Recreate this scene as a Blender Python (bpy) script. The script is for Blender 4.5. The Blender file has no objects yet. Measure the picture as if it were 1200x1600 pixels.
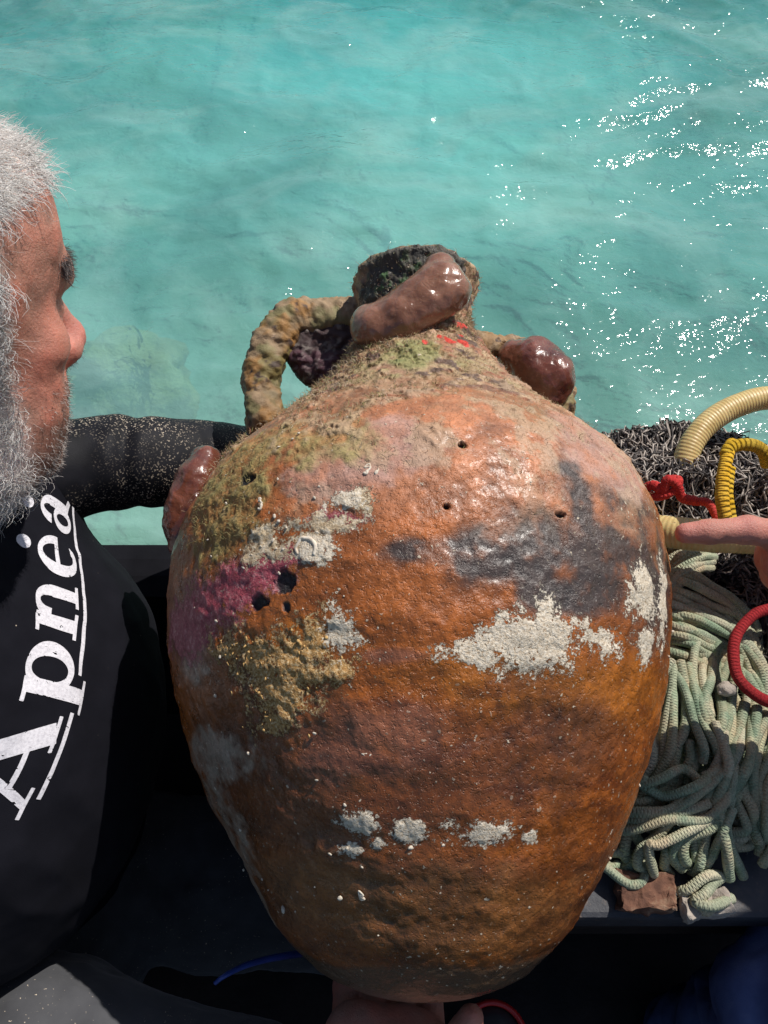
import bpy, bmesh, math, random
import numpy as np
from mathutils import Vector, Matrix
from mathutils.bvhtree import BVHTree

random.seed(7)
rng = np.random.default_rng(11)
sc = bpy.context.scene
COL = sc.collection
R_ = math.radians

# ------------------------------------------------------------------ camera, sky, sun, exposure
CAMZ = 1.2                      # camera height above the water
PITCH = 55.0                    # degrees below the horizon
FPX = 1300.0                    # focal length in pixels of a 1200 x 1600 frame
cd = bpy.data.cameras.new("camera")
cd.sensor_fit = 'HORIZONTAL'; cd.sensor_width = 36.0; cd.lens = 36.0 * FPX / 1200.0
cd.clip_start = 0.01; cd.clip_end = 9000.0
cam = bpy.data.objects.new("camera", cd); COL.objects.link(cam)
cam.location = (0, 0, CAMZ); cam.rotation_euler = (R_(90 - PITCH), 0, 0)
sc.camera = cam
SUN = Vector((0.45, 0.40, 0.80)).normalized()
wd = bpy.data.worlds.new("World"); sc.world = wd; wd.use_nodes = True
nt = wd.node_tree
sky = nt.nodes.new("ShaderNodeTexSky"); sky.sky_type = 'NISHITA'; sky.sun_disc = False
sky.sun_elevation = math.asin(SUN.z); sky.sun_rotation = math.atan2(SUN.x, SUN.y)
nt.links.new(sky.outputs[0], nt.nodes["Background"].inputs[0])
nt.nodes["Background"].inputs[1].default_value = 0.075
sl = bpy.data.lights.new("sun", 'SUN'); sl.energy = 4.2; sl.angle = R_(0.53); sl.color = (1.0, 0.955, 0.89)
sun = bpy.data.objects.new("sun", sl); COL.objects.link(sun)
sun.rotation_euler = (-SUN).to_track_quat('-Z', 'Y').to_euler(); sun.location = SUN * 8
vs = sc.view_settings
vs.view_transform = 'Standard'; vs.look = 'None'; vs.gamma = 1.0; vs.exposure = 0.12; vs.use_curve_mapping = False
sc.cycles.max_bounces = 8; sc.cycles.transparent_max_bounces = 12
sc.cycles.caustics_reflective = False; sc.cycles.caustics_refractive = False
sc.cycles.sample_clamp_indirect = 6.0

# ------------------------------------------------------------------ coordinates
cp, sp = math.cos(R_(PITCH)), math.sin(R_(PITCH))
RV = np.array([1.0, 0, 0]); UV_ = np.array([0, sp, cp]); FV = np.array([0, cp, -sp])
C0 = np.array([0, 0, CAMZ])

def W(px, py, d):
    """a point d metres deep along the view, measured off the photograph"""
    return C0 + d * ((px - 600) / FPX * RV + (800 - py) / FPX * UV_ + FV)

def K(x, y, z):
    """metres from the camera's foot point, heights relative to the lens"""
    return np.array([x, y, z + CAMZ])

DECK = CAMZ - 0.752             # height of the side deck above the water
def D(px, py, e=0.0):
    """point e metres above the side deck under a spot of the photograph"""
    v = (800 - py) / FPX
    dr = (px - 600) / FPX * RV + v * UV_ + FV
    return C0 + dr * ((CAMZ - DECK - e) / -dr[2])

# ------------------------------------------------------------------ numpy noise
def _h(ix, iy, iz, seed):
    h = (ix.astype(np.uint32) * np.uint32(374761393) + iy.astype(np.uint32) * np.uint32(668265263)
         + iz.astype(np.uint32) * np.uint32(2147483647) + np.uint32(seed * 974711 + 13))
    h = (h ^ (h >> np.uint32(13))) * np.uint32(1274126177)
    h = (h ^ (h >> np.uint32(16))) * np.uint32(2246822519)
    h = h ^ (h >> np.uint32(15))
    return (h & np.uint32(0xFFFFFF)).astype(np.float32) / np.float32(0xFFFFFF) * 2 - 1

def vnoise(P, scale, seed=0):
    Q = (np.asarray(P, dtype=np.float32) * scale).astype(np.float32) + 1000.0
    I = np.floor(Q); f = Q - I; I = I.astype(np.int64)
    f = f * f * f * (f * (f * 6 - 15) + 10)
    r = 0
    for dx in (0, 1):
        wx = f[:, 0] if dx else 1 - f[:, 0]
        for dy in (0, 1):
            wy = f[:, 1] if dy else 1 - f[:, 1]
            for dz in (0, 1):
                wz = f[:, 2] if dz else 1 - f[:, 2]
                r = r + wx * wy * wz * _h(I[:, 0] + dx, I[:, 1] + dy, I[:, 2] + dz, seed)
    return r

def fbm(P, scale, octv=4, seed=0, gain=0.5):
    r = 0; a = 1.0; s = 0
    for o in range(octv):
        r = r + a * vnoise(P, scale * 2.03 ** o, seed + 17 * o); s += a; a *= gain
    return r / s * 1.6

def sstep(a, b, x):
    t = np.clip((x - a) / (b - a), 0, 1); return t * t * (3 - 2 * t)

# ------------------------------------------------------------------ object helpers
def tag(o, label=None, cat=None, group=None, kind=None):
    if label: o["label"] = label
    if cat: o["category"] = cat
    if group: o["group"] = group
    if kind: o["kind"] = kind
    return o

def empty(name, loc):
    o = bpy.data.objects.new(name, None); COL.objects.link(o)
    o.location = tuple(loc); o.empty_display_size = 0.05
    return o

def link(name, me, parent=None):
    o = bpy.data.objects.new(name, me); COL.objects.link(o)
    if parent is not None:
        o.parent = parent
        p = parent; M = Matrix.Identity(4)
        while p is not None:
            M = Matrix.Translation(p.location) @ M if p.parent is None else M
            p = p.parent
        if parent.parent is None:
            o.matrix_parent_inverse = Matrix.Translation(parent.location).inverted()
    return o

def np_mesh(name, V, faces, mats, smooth=True, colors=None, attrs=None, uv=None):
    """V (n,3); faces (m,3|4) array or list of tuples"""
    me = bpy.data.meshes.new(name)
    V = np.asarray(V, dtype=np.float32)
    if isinstance(faces, np.ndarray):
        m, k = faces.shape
        me.vertices.add(len(V)); me.vertices.foreach_set("co", V.ravel())
        me.loops.add(m * k); me.loops.foreach_set("vertex_index", faces.astype(np.int32).ravel())
        me.polygons.add(m)
        me.polygons.foreach_set("loop_start", np.arange(0, m * k, k, dtype=np.int32))
        me.polygons.foreach_set("loop_total", np.full(m, k, dtype=np.int32))
        me.update(calc_edges=True); me.validate()
    else:
        me.from_pydata([tuple(map(float, v)) for v in V], [], faces); me.update()
    if smooth:
        me.polygons.foreach_set("use_smooth", np.ones(len(me.polygons), dtype=bool))
    if colors is not None:
        at = me.color_attributes.new("Col", 'FLOAT_COLOR', 'POINT')
        c = np.ones((len(V), 4), dtype=np.float32); c[:, :3] = colors
        at.data.foreach_set("color", c.ravel())
    if attrs:
        for k_, v_ in attrs.items():
            at = me.attributes.new(k_, 'FLOAT', 'POINT'); at.data.foreach_set("value", np.asarray(v_, dtype=np.float32))
    if uv is not None:
        ul = me.uv_layers.new(name="UVMap")
        ul.data.foreach_set("uv", np.asarray(uv, dtype=np.float32).ravel())
    for mt in (mats if isinstance(mats, (list, tuple)) else [mats]):
        me.materials.append(mt)
    return me

def smooth_path(pts, n):
    """Catmull-Rom through pts, n samples"""
    P = np.asarray(pts, dtype=float)
    P = np.vstack([2 * P[0] - P[1], P, 2 * P[-1] - P[-2]])
    m = len(P) - 3
    t = np.linspace(0, m - 1e-6, n); i = t.astype(int); f = (t - i)[:, None]
    a, b, c, d = P[i], P[i + 1], P[i + 2], P[i + 3]
    return 0.5 * (2 * b + (c - a) * f + (2 * a - 5 * b + 4 * c - d) * f ** 2 + (3 * b - a - 3 * c + d) * f ** 3)

def tube(path, rad, sides=10, caps=True):
    """swept tube with parallel transport frames -> V, F(quads list), UV (u = metres along, v = 0..1)"""
    P = np.asarray(path, dtype=float); n = len(P)
    rad = np.broadcast_to(np.asarray(rad, dtype=float), (n,))
    T = np.gradient(P, axis=0); T /= np.linalg.norm(T, axis=1)[:, None] + 1e-12
    N = np.zeros_like(P); r = np.array([0.31, 0.2, 0.93])
    v = r - T[0] * (r @ T[0]); N[0] = v / np.linalg.norm(v)
    for i in range(1, n):
        v = N[i - 1] - T[i] * (N[i - 1] @ T[i]); N[i] = v / (np.linalg.norm(v) + 1e-12)
    B = np.cross(T, N)
    ang = np.linspace(0, 2 * np.pi, sides, endpoint=False)
    V = P[:, None, :] + rad[:, None, None] * (np.cos(ang)[None, :, None] * N[:, None, :] + np.sin(ang)[None, :, None] * B[:, None, :])
    L = np.concatenate([[0], np.cumsum(np.linalg.norm(np.diff(P, axis=0), axis=1))])
    i, j = np.meshgrid(np.arange(n - 1), np.arange(sides), indexing='ij')
    i = i.ravel(); j = j.ravel(); j2 = (j + 1) % sides
    F = np.stack([i * sides + j, i * sides + j2, (i + 1) * sides + j2, (i + 1) * sides + j], 1)
    uv = np.stack([np.stack([L[i], j / sides], 1), np.stack([L[i], (j + 1) / sides], 1),
                   np.stack([L[i + 1], (j + 1) / sides], 1), np.stack([L[i + 1], j / sides], 1)], 1).reshape(-1, 2)
    V = V.reshape(-1, 3)
    if caps:
        c0 = len(V); V = np.vstack([V, P[0] - T[0] * rad[0] * 0.4, P[-1] + T[-1] * rad[-1] * 0.4])
        jj = np.arange(sides); q = (jj + 1) % sides
        f1 = np.stack([np.full(sides, c0), q, jj, jj], 1); b = (n - 1) * sides
        f2 = np.stack([np.full(sides, c0 + 1), b + jj, b + q, b + q], 1)
        caps_f = [tuple(x[:3]) for x in np.vstack([f1, f2])]
    else:
        caps_f = []
    return V, F, uv, caps_f

def tube_mesh(name, path, rad, mat, sides=10, colors=None):
    V, F, uv, cf = tube(path, rad, sides)
    faces = [tuple(int(k) for k in f) for f in F] + [tuple(int(k) for k in f) for f in cf]
    me = bpy.data.meshes.new(name)
    me.from_pydata([tuple(v) for v in V], [], faces); me.update()
    me.polygons.foreach_set("use_smooth", np.ones(len(me.polygons), dtype=bool))
    ul = me.uv_layers.new(name="UVMap")
    full = np.zeros((len(me.loops), 2), dtype=np.float32); full[:len(uv)] = uv
    full[len(uv):, 0] = uv[0, 0]
    ul.data.foreach_set("uv", full.ravel())
    me.materials.append(mat)
    return me

def multi_tube(name, paths, rads, mat, sides=4):
    """many thin cords as one mesh"""
    Vs, Fs, o = [], [], 0
    for p, r in zip(paths, rads):
        V, F, uv, cf = tube(p, r, sides, caps=False)
        Vs.append(V); Fs.append(F + o); o += len(V)
    return np_mesh(name, np.vstack(Vs), np.vstack(Fs), mat)

def fibres(name, P, Dv, length, rad, mat, curl=0.0, segs=3, colors=None, sides=3):
    """many hairs: P roots, Dv directions (unit), arrays; one mesh"""
    n = len(P); P = np.asarray(P, dtype=np.float32); Dv = np.asarray(Dv, dtype=np.float32)
    length = np.broadcast_to(length, (n,)).astype(np.float32); rad = np.broadcast_to(rad, (n,)).astype(np.float32)
    a = np.cross(Dv, rng.normal(size=(n, 3))); a /= np.linalg.norm(a, axis=1)[:, None] + 1e-9
    b = np.cross(Dv, a)
    ph = rng.uniform(0, 6.28, n); tw = rng.uniform(0.5, 1.3, n)
    cl = np.broadcast_to(curl, (n,)) * length
    rings = []
    for s in range(segs + 1):
        t = s / segs
        ang = ph + tw * t * 4.2
        c = P + Dv * (length * t * (1 - 0.25 * t * np.minimum(1, cl / (length + 1e-9))))[:, None] \
            + a * (cl * t * (np.cos(ang) - np.cos(ph)))[:, None] + b * (cl * t * (np.sin(ang) - np.sin(ph)))[:, None]
        w = rad * (1 - 0.75 * t)
        for k in range(sides):
            q = 2 * np.pi * k / sides
            rings.append(c + (a * math.cos(q) + b * math.sin(q)) * w[:, None])
    V = np.stack(rings, 1).reshape(-1, 3)
    per = (segs + 1) * sides
    F = []
    for s in range(segs):
        for k in range(sides):
            k2 = (k + 1) % sides
            F.append((s * sides + k, s * sides + k2, (s + 1) * sides + k2, (s + 1) * sides + k))
    F = (np.array(F)[None] + (np.arange(n) * per)[:, None, None]).reshape(-1, 4)
    cc = None if colors is None else np.repeat(colors, per, axis=0)
    return np_mesh(name, V, F, mat, colors=cc)

# ------------------------------------------------------------------ signed distance fields -> one continuous skin
class Field:
    def __init__(s, lo, hi, h):
        s.lo = np.array(lo, float); s.h = h
        s.n = np.ceil((np.array(hi) - s.lo) / h).astype(int) + 1
        s.v = np.full(s.n, 0.2, dtype=np.float32)
    def _box(s, lo, hi):
        i0 = np.clip(np.floor((np.array(lo) - s.lo) / s.h).astype(int), 0, s.n)
        i1 = np.clip(np.ceil((np.array(hi) - s.lo) / s.h).astype(int) + 1, 0, s.n)
        g = [s.lo[k] + s.h * np.arange(i0[k], i1[k]) for k in range(3)]
        return tuple(slice(i0[k], i1[k]) for k in range(3)), g
    def _mix(s, sl, d, k, sub):
        a = s.v[sl]
        if a.size == 0: return
        d = d.astype(np.float32)
        if sub:
            d = -d
            h = np.clip(0.5 - 0.5 * (a - d) / k, 0, 1)
            s.v[sl] = a * (1 - h) + d * h + k * h * (1 - h)
        else:
            h = np.clip(0.5 + 0.5 * (a - d) / k, 0, 1)
            s.v[sl] = a * (1 - h) + d * h - k * h * (1 - h)
    def ell(s, c, r, M=None, k=0.02, sub=False):
        c = np.array(c, float); r = np.array(r, float); m = r.max() + 3 * k + 0.02
        sl, g = s._box(c - m, c + m)
        if min(len(x) for x in g) == 0: return
        p = np.stack(np.meshgrid(*g, indexing='ij'), -1) - c
        if M is not None: p = p @ np.asarray(M)          # columns of M = local axes
        k0 = np.linalg.norm(p / r, axis=-1); k1 = np.linalg.norm(p / (r * r), axis=-1)
        s._mix(sl, k0 * (k0 - 1) / (k1 + 1e-9), k, sub)
    def cap(s, a, b, ra, rb, k=0.02, sub=False):
        a = np.array(a, float); b = np.array(b, float); m = max(ra, rb) + 3 * k + 0.02
        sl, g = s._box(np.minimum(a, b) - m, np.maximum(a, b) + m)
        if min(len(x) for x in g) == 0: return
        p = np.stack(np.meshgrid(*g, indexing='ij'), -1) - a
        ab = b - a; t = np.clip((p @ ab) / (ab @ ab + 1e-12), 0, 1)
        s._mix(sl, np.linalg.norm(p - t[..., None] * ab, axis=-1) - (ra + (rb - ra) * t), k, sub)
    def chain(s, pts, rads, k=0.012):
        for i in range(len(pts) - 1): s.cap(pts[i], pts[i + 1], rads[i], rads[i + 1], k)
    def mesh(s):
        v = s.v; ins = v < 0
        c = ins[:-1, :-1, :-1].astype(np.int8)
        tot = sum(ins[i:ins.shape[0] - 1 + i, j:ins.shape[1] - 1 + j, k:ins.shape[2] - 1 + k].astype(np.int8)
                  for i in (0, 1) for j in (0, 1) for k in (0, 1))
        act = (tot > 0) & (tot < 8)
        idx = np.full(act.shape, -1, dtype=np.int64); A = np.argwhere(act); idx[act] = np.arange(len(A))
        acc = np.zeros((len(A), 3)); cnt = np.zeros(len(A))
        for ax in range(3):
            o1, o2 = [(1, 2), (0, 2), (0, 1)][ax]
            for p in (0, 1):
                for q in (0, 1):
                    off = np.zeros(3, int); off[o1] = p; off[o2] = q; B = A + off
                    e = B.copy(); e[:, ax] += 1
                    v0 = v[B[:, 0], B[:, 1], B[:, 2]]; v1 = v[e[:, 0], e[:, 1], e[:, 2]]
                    cr = (v0 < 0) != (v1 < 0)
                    t = np.where(cr, v0 / np.where(cr, v0 - v1, 1), 0)
                    pt = np.tile(off.astype(float), (len(A), 1)); pt[:, ax] += t
                    acc[cr] += pt[cr]; cnt[cr] += 1
        V = s.lo + s.h * (A + acc / cnt[:, None])
        Fs = []
        for ax in range(3):
            o1, o2 = [(1, 2), (2, 0), (0, 1)][ax]
            sl0 = [slice(None)] * 3; sl1 = [slice(None)] * 3
            sl0[ax] = slice(0, -1); sl1[ax] = slice(1, None)
            e = ins[tuple(sl0)] != ins[tuple(sl1)]
            E = np.argwhere(e); E = E[(E[:, o1] > 0) & (E[:, o2] > 0) & (E[:, o1] < act.shape[o1]) & (E[:, o2] < act.shape[o2])]
            def cell(a_, b_):
                B = E.copy(); B[:, o1] -= a_; B[:, o2] -= b_; return idx[B[:, 0], B[:, 1], B[:, 2]]
            q = np.stack([cell(1, 1), cell(0, 1), cell(0, 0), cell(1, 0)], 1)
            flip = ~ins[E[:, 0], E[:, 1], E[:, 2]]
            q[flip] = q[flip][:, ::-1]
            Fs.append(q)
        F = np.vstack(Fs); F = F[(F >= 0).all(1)]
        return V, F

def normals(V, F):
    N = np.zeros_like(V)
    fn = np.cross(V[F[:, 2]] - V[F[:, 0]], V[F[:, 3]] - V[F[:, 1]])
    for k in range(4): np.add.at(N, F[:, k], fn)
    return N / (np.linalg.norm(N, axis=1)[:, None] + 1e-12)

# ------------------------------------------------------------------ material helpers
class Mat:
    def __init__(s, name):
        s.m = bpy.data.materials.new(name); s.m.use_nodes = True
        s.t = s.m.node_tree; s.b = s.t.nodes["Principled BSDF"]; s.out = s.t.nodes["Material Output"]
    def n(s, typ, **kw):
        nd = s.t.nodes.new(typ)
        for k, v in kw.items():
            if k in nd.inputs: nd.inputs[k].default_value = v
            else: setattr(nd, k, v)
        return nd
    def l(s, a, b): s.t.links.new(a, b)
    def set(s, **kw):
        for k, v in kw.items(): s.b.inputs[k.replace('_', ' ')].default_value = v
        return s
    def coord(s, out='Object'): return s.n("ShaderNodeTexCoord").outputs[out]
    def noise(s, scale, detail=4, rough=0.55, co=None, dist=0.0):
        nd = s.n("ShaderNodeTexNoise"); nd.inputs["Scale"].default_value = scale
        nd.inputs["Detail"].default_value = detail; nd.inputs["Roughness"].default_value = rough
        nd.inputs["Distortion"].default_value = dist
        s.l(co if co is not None else s.coord(), nd.inputs["Vector"]); return nd.outputs["Fac"]
    def ramp(s, fac, stops):
        nd = s.n("ShaderNodeValToRGB"); e = nd.color_ramp.elements
        while len(e) < len(stops): e.new(0.5)
        for q, (p, c) in zip(e, stops):
            q.position = p; q.color = (*c, 1) if len(c) == 3 else c
        s.l(fac, nd.inputs[0]); return nd.outputs[0]
    def mix(s, fac, a, b, mode='MIX'):
        nd = s.n("ShaderNodeMix", data_type='RGBA', blend_type=mode)
        for v, k in ((fac, 0), (a, 6), (b, 7)):
            if isinstance(v, (int, float)): nd.inputs[k].default_value = v
            elif isinstance(v, tuple): nd.inputs[k].default_value = (*v, 1)
            else: s.l(v, nd.inputs[k])
        return nd.outputs[2]
    def math(s, op, a, b=None, c=None):
        nd = s.n("ShaderNodeMath", operation=op)
        for i, v in enumerate((a, b, c)):
            if v is None: continue
            if isinstance(v, (int, float)): nd.inputs[i].default_value = v
            else: s.l(v, nd.inputs[i])
        return nd.outputs[0]
    def bump(s, h, strength, dist=0.001, prev=None):
        nd = s.n("ShaderNodeBump"); nd.inputs["Strength"].default_value = strength; nd.inputs["Distance"].default_value = dist
        s.l(h, nd.inputs["Height"])
        if prev is not None: s.l(prev, nd.inputs["Normal"])
        return nd.outputs[0]
    def base(s, c): s.l(c, s.b.inputs["Base Color"])
    def normal(s, x): s.l(x, s.b.inputs["Normal"])
    def rough(s, x): s.l(x, s.b.inputs["Roughness"])
    def attr(s, name): 
        nd = s.n("ShaderNodeAttribute"); nd.attribute_name = name; return nd

def simple(name, stops, scale=60, rough=0.7, bump=0.3, bscale=None, bdist=0.001, spec=0.4, co='Object'):
    m = Mat(name); f = m.noise(scale)
    m.base(m.ramp(f, stops)); m.set(Roughness=rough); m.b.inputs["Specular IOR Level"].default_value = spec
    m.normal(m.bump(m.noise(bscale or scale * 4, 5), bump, bdist)); return m.m

# ================================================================== THE SETTING: sea, seabed
def axis(lo, hi, step, far, grow=1.22):
    c = list(np.arange(lo, hi + step / 2, step)); s = step; x = hi
    while x < far: s *= grow; x += s; c.append(x)
    s = step; x = lo
    while x > -far: s *= grow; x -= s; c.insert(0, x)
    return np.array(c)

def make_sea():
    xs = axis(-1.7, 1.7, 0.012, 3000); ys = axis(0.42, 3.3, 0.012, 3000)
    X, Y = np.meshgrid(xs, ys, indexing='ij')
    P = np.stack([X.ravel(), Y.ravel(), np.zeros(X.size)], 1)
    near = np.exp(-np.maximum(np.abs(P[:, :2] - np.array([0, 1.9])).max(1) - 2.4, 0) / 3.0)
    warp = np.stack([fbm(P, 1.7, 3, 31), fbm(P + 7.3, 1.7, 3, 32), np.zeros(len(P))], 1) * 0.16
    Q = (P + warp) * np.array([1.0, 1.5, 1])
    z = 0.018 * fbm(Q, 1.5, 2, 1)
    z += 0.0110 * (1 - np.abs(fbm(Q, 4.2, 2, 5))) * 1.2
    z += 0.0042 * (1 - np.abs(fbm(Q * np.array([1.0, 1.25, 1]), 11, 3, 9)))
    # choppier to the right and far away
    ch = 0.35 + 0.65 * sstep(-0.2, 0.9, P[:, 0] * 0.8 + (P[:, 1] - 1.6) * 0.25 + 0.25 * fbm(P, 1.1, 2, 77))
    z += (0.4 + 0.55 * ch * ch) * 0.0019 * (1 - np.abs(fbm(Q, 26, 2, 12)))
    z += (0.25 + 0.5 * ch * ch) * 0.0010 * fbm(Q, 55, 2, 15)
    P[:, 2] = z * near - 0.012
    nx, ny = len(xs), len(ys)
    i, j = np.meshgrid(np.arange(nx - 1), np.arange(ny - 1), indexing='ij'); i = i.ravel(); j = j.ravel()
    F = np.stack([i * ny + j, (i + 1) * ny + j, (i + 1) * ny + j + 1, i * ny + j + 1], 1)
    m = Mat("turbid_sea_water"); t = m.t
    co = m.coord()
    mp = m.n("ShaderNodeMapping"); mp.inputs["Scale"].default_value = (1.0, 1.25, 1.0); mp.inputs["Rotation"].default_value = (0, 0, R_(-24)); m.l(co, mp.inputs[0])
    big = m.noise(1.15, 3, 0.5, mp.outputs[0], 0.5)
    wisp = m.noise(5.5, 6, 0.6, mp.outputs[0], 1.6)
    sep = m.n("ShaderNodeSeparateXYZ"); m.l(co, sep.inputs[0])
    # sediment stirred up beside the hull, clear bright water further out, deep teal beyond
    yy = m.math('ADD', sep.outputs[1], m.math('MULTIPLY', m.math('SUBTRACT', big, 0.5), 1.1))
    mr = m.n("ShaderNodeMapRange"); mr.inputs[1].default_value = 0.5; mr.inputs[2].default_value = 3.25; m.l(yy, mr.inputs[0])
    body = m.ramp(mr.outputs[0], [(0.0, (0.52, 0.63, 0.54)), (0.16, (0.37, 0.60, 0.53)), (0.32, (0.23, 0.54, 0.50)),
                                  (0.50, (0.25, 0.70, 0.66)), (0.68, (0.19, 0.73, 0.71)), (0.82, (0.085, 0.52, 0.54)), (1.0, (0.035, 0.28, 0.31))])
    # away to the right and left the water is deeper and duller
    ax = m.math('ABSOLUTE', m.math('ADD', sep.outputs[0], m.math('MULTIPLY', m.math('SUBTRACT', wisp, 0.5), 0.5)))
    mr2 = m.n("ShaderNodeMapRange"); mr2.inputs[1].default_value = 0.1; mr2.inputs[2].default_value = 1.15; m.l(ax, mr2.inputs[0])
    body = m.mix(m.math('MULTIPLY', mr2.outputs[0], 0.62), body, (0.095, 0.30, 0.30))
    mot = m.ramp(big, [(0.32, (0.40, 0.52, 0.55)), (0.50, (0.86, 0.89, 0.90)), (0.66, (1.14, 1.08, 1.06))])
    body = m.mix(0.85, body, mot, 'MULTIPLY')
    ws = m.ramp(wisp, [(0.50, (0, 0, 0)), (0.66, (0.5, 0.5, 0.5)), (0.80, (1, 1, 1))])
    milk = m.ramp(m.noise(2.6, 5, 0.55, mp.outputs[0], 1.1), [(0.46, (0, 0, 0)), (0.70, (1, 1, 1))])
    body = m.mix(m.math('MULTIPLY', milk, 0.46), body, (0.52, 0.80, 0.75))
    body = m.mix(m.math('MULTIPLY', ws, 0.16), body, (0.50, 0.76, 0.70))
    rip = m.noise(38, 4, 0.6, mp.outputs[0], 0.6); rip2 = m.noise(120, 3, 0.6, mp.outputs[0], 0.3)
    rip3 = m.noise(260, 2, 0.5, mp.outputs[0], 0.2)
    nbd = m.bump(rip, 0.45, 0.006); nb = m.bump(m.noise(34, 1.5, 0.5, mp.outputs[0], 0.3), 1.0, 0.0070); gust = m.ramp(m.noise(3.4, 3, 0.55, mp.outputs[0], 0.8), [(0.40, (0.22, 0.22, 0.22)), (0.62, (1, 1, 1))]); m.l(gust, nb.node.inputs['Strength']); nb = m.bump(m.noise(78, 1, 0.5, mp.outputs[0], 0.2), 1.0, 0.0022, nb)
    dif = m.n("ShaderNodeBsdfDiffuse"); m.l(body, dif.inputs[0]); m.l(nbd, dif.inputs["Normal"])
    tr = m.n("ShaderNodeBsdfTransparent"); tr.inputs[0].default_value = (0.62, 0.90, 0.84, 1)
    mx = m.n("ShaderNodeMixShader"); mx.inputs[0].default_value = 0.52; m.l(dif.outputs[0], mx.inputs[1]); m.l(tr.outputs[0], mx.inputs[2])
    gl = m.n("ShaderNodeBsdfGlossy"); gl.inputs["Roughness"].default_value = 0.07; m.l(nb, gl.inputs["Normal"])
    fr = m.n("ShaderNodeFresnel"); fr.inputs[0].default_value = 1.34; m.l(nb, fr.inputs["Normal"])
    mx2 = m.n("ShaderNodeMixShader"); m.l(fr.outputs[0], mx2.inputs[0]); m.l(mx.outputs[0], mx2.inputs[1]); m.l(gl.outputs[0], mx2.inputs[2])
    m.l(mx2.outputs[0], m.out.inputs[0]); t.nodes.remove(m.b)
    o = link("sea", np_mesh("sea", P, F, m.m)); tag(o, kind="structure")
    # seabed
    xs = axis(-2.2, 2.2, 0.05, 3000, 1.5); ys = axis(-0.6, 3.6, 0.05, 3000, 1.5)
    X, Y = np.meshgrid(xs, ys, indexing='ij'); P = np.stack([X.ravel(), Y.ravel(), np.zeros(X.size)], 1)
    P[:, 2] = -0.75 + 0.08 * fbm(P, 1.0, 3, 3)
    nx, ny = len(xs), len(ys)
    i, j = np.meshgrid(np.arange(nx - 1), np.arange(ny - 1), indexing='ij'); i = i.ravel(); j = j.ravel()
    F = np.stack([i * ny + j, (i + 1) * ny + j, (i + 1) * ny + j + 1, i * ny + j + 1], 1)
    tag(link("seabed", np_mesh("seabed", P, F, simple("seabed_sand", [(0.35, (0.16, 0.33, 0.29)), (0.65, (0.46, 0.60, 0.50))], 1.6, 0.9, 0.4, 12, 0.02))), kind="structure")

make_sea()

def rock_mesh(name, c, r, seed, mat, amp=0.35, sub=4, scale=None):
    bm = bmesh.new(); bmesh.ops.create_icosphere(bm, subdivisions=sub, radius=1.0)
    V = np.array([v.co[:] for v in bm.verts]); F = np.array([[v.index for v in f.verts] for f in bm.faces]); bm.free()
    nrm = V.copy()
    V = V + nrm * (amp * fbm(V, 1.3, 4, seed))[:, None]
    return np_mesh(name, V * np.array(r) + np.array(c), F, mat)

ROCKM = simple("algae_rock", [(0.3, (0.38, 0.29, 0.14)), (0.6, (0.60, 0.50, 0.28)), (0.8, (0.72, 0.64, 0.42))], 9, 0.85, 0.8, 30, 0.02)
o = link("submerged_rock", rock_mesh("submerged_rock", (-0.565, 1.31, -0.150), (0.13, 0.12, 0.12), 4, ROCKM, 0.5))
tag(o, "pale rounded rock dimly seen under the water beside the man's nose", "rock")

# ================================================================== BOAT
boat = empty("boat", K(0.2, 0.3, -1.2))
tag(boat, "dark wooden boat whose side deck carries the jar and the ropes", "boat")
def slab(name, lo, hi, mat, bev=0.006, parent=boat, wob=0.0, cuts=0, seed=0):
    bm = bmesh.new(); bmesh.ops.create_cube(bm, size=1.0)
    lo = np.array(lo); hi = np.array(hi)
    for v in bm.verts:
        v.co = Vector(tuple((lo + hi) / 2 + np.array(v.co) * (hi - lo)))
    if bev: bmesh.ops.bevel(bm, geom=bm.edges[:], offset=bev, segments=2, affect='EDGES', profile=0.6)
    if cuts:
        bmesh.ops.subdivide_edges(bm, edges=bm.edges[:], cuts=cuts, use_grid_fill=True)
    if wob:
        P = np.array([v.co[:] for v in bm.verts]); dz = np.stack([fbm(P, 38, 4, seed + k, 0.65) for k in range(3)], 1) * wob
        for v, q in zip(bm.verts, dz): v.co += Vector(tuple(q))
    me = bpy.data.meshes.new(name); bm.to_mesh(me); bm.free(); me.materials.append(mat)
    return link(name, me, parent)

mw = Mat("weathered_dark_paint")
f1 = mw.noise(16, 6, 0.65); f2 = mw.noise(90, 5, 0.7)
c = mw.ramp(f1, [(0.35, (0.020, 0.022, 0.030)), (0.6, (0.050, 0.052, 0.062)), (0.72, (0.10, 0.085, 0.075))])
chip = mw.ramp(f2, [(0.60, (0, 0, 0)), (0.68, (1, 1, 1))])
mw.base(mw.mix(mw.math('MULTIPLY', chip, 0.5), c, (0.20, 0.14, 0.10))); mw.set(Roughness=0.6)
mw.normal(mw.bump(mw.noise(60, 6, 0.7), 0.5, 0.003)); MDECK = mw.m
MHULL = simple("black_hull_paint", [(0.3, (0.006, 0.006, 0.008)), (0.7, (0.014, 0.014, 0.018))], 12, 0.85, 0.4, 60, 0.003, 0.08)
MFLOOR = simple("dark_bilge_wood", [(0.3, (0.012, 0.009, 0.008)), (0.6, (0.030, 0.020, 0.016)), (0.8, (0.05, 0.03, 0.022))], 14, 0.7, 0.5, 50, 0.004)
dk = [0.117, 0.205, 0.296, 0.388, 0.482]
for k in range(4):   # four planks of the side deck
    slab("deck_plank", K(-0.06, dk[k] + 0.0015, -0.795), K(1.7, dk[k + 1] - 0.0015, -0.752 - 0.002 * (k % 2)), MDECK, 0.005)
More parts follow.
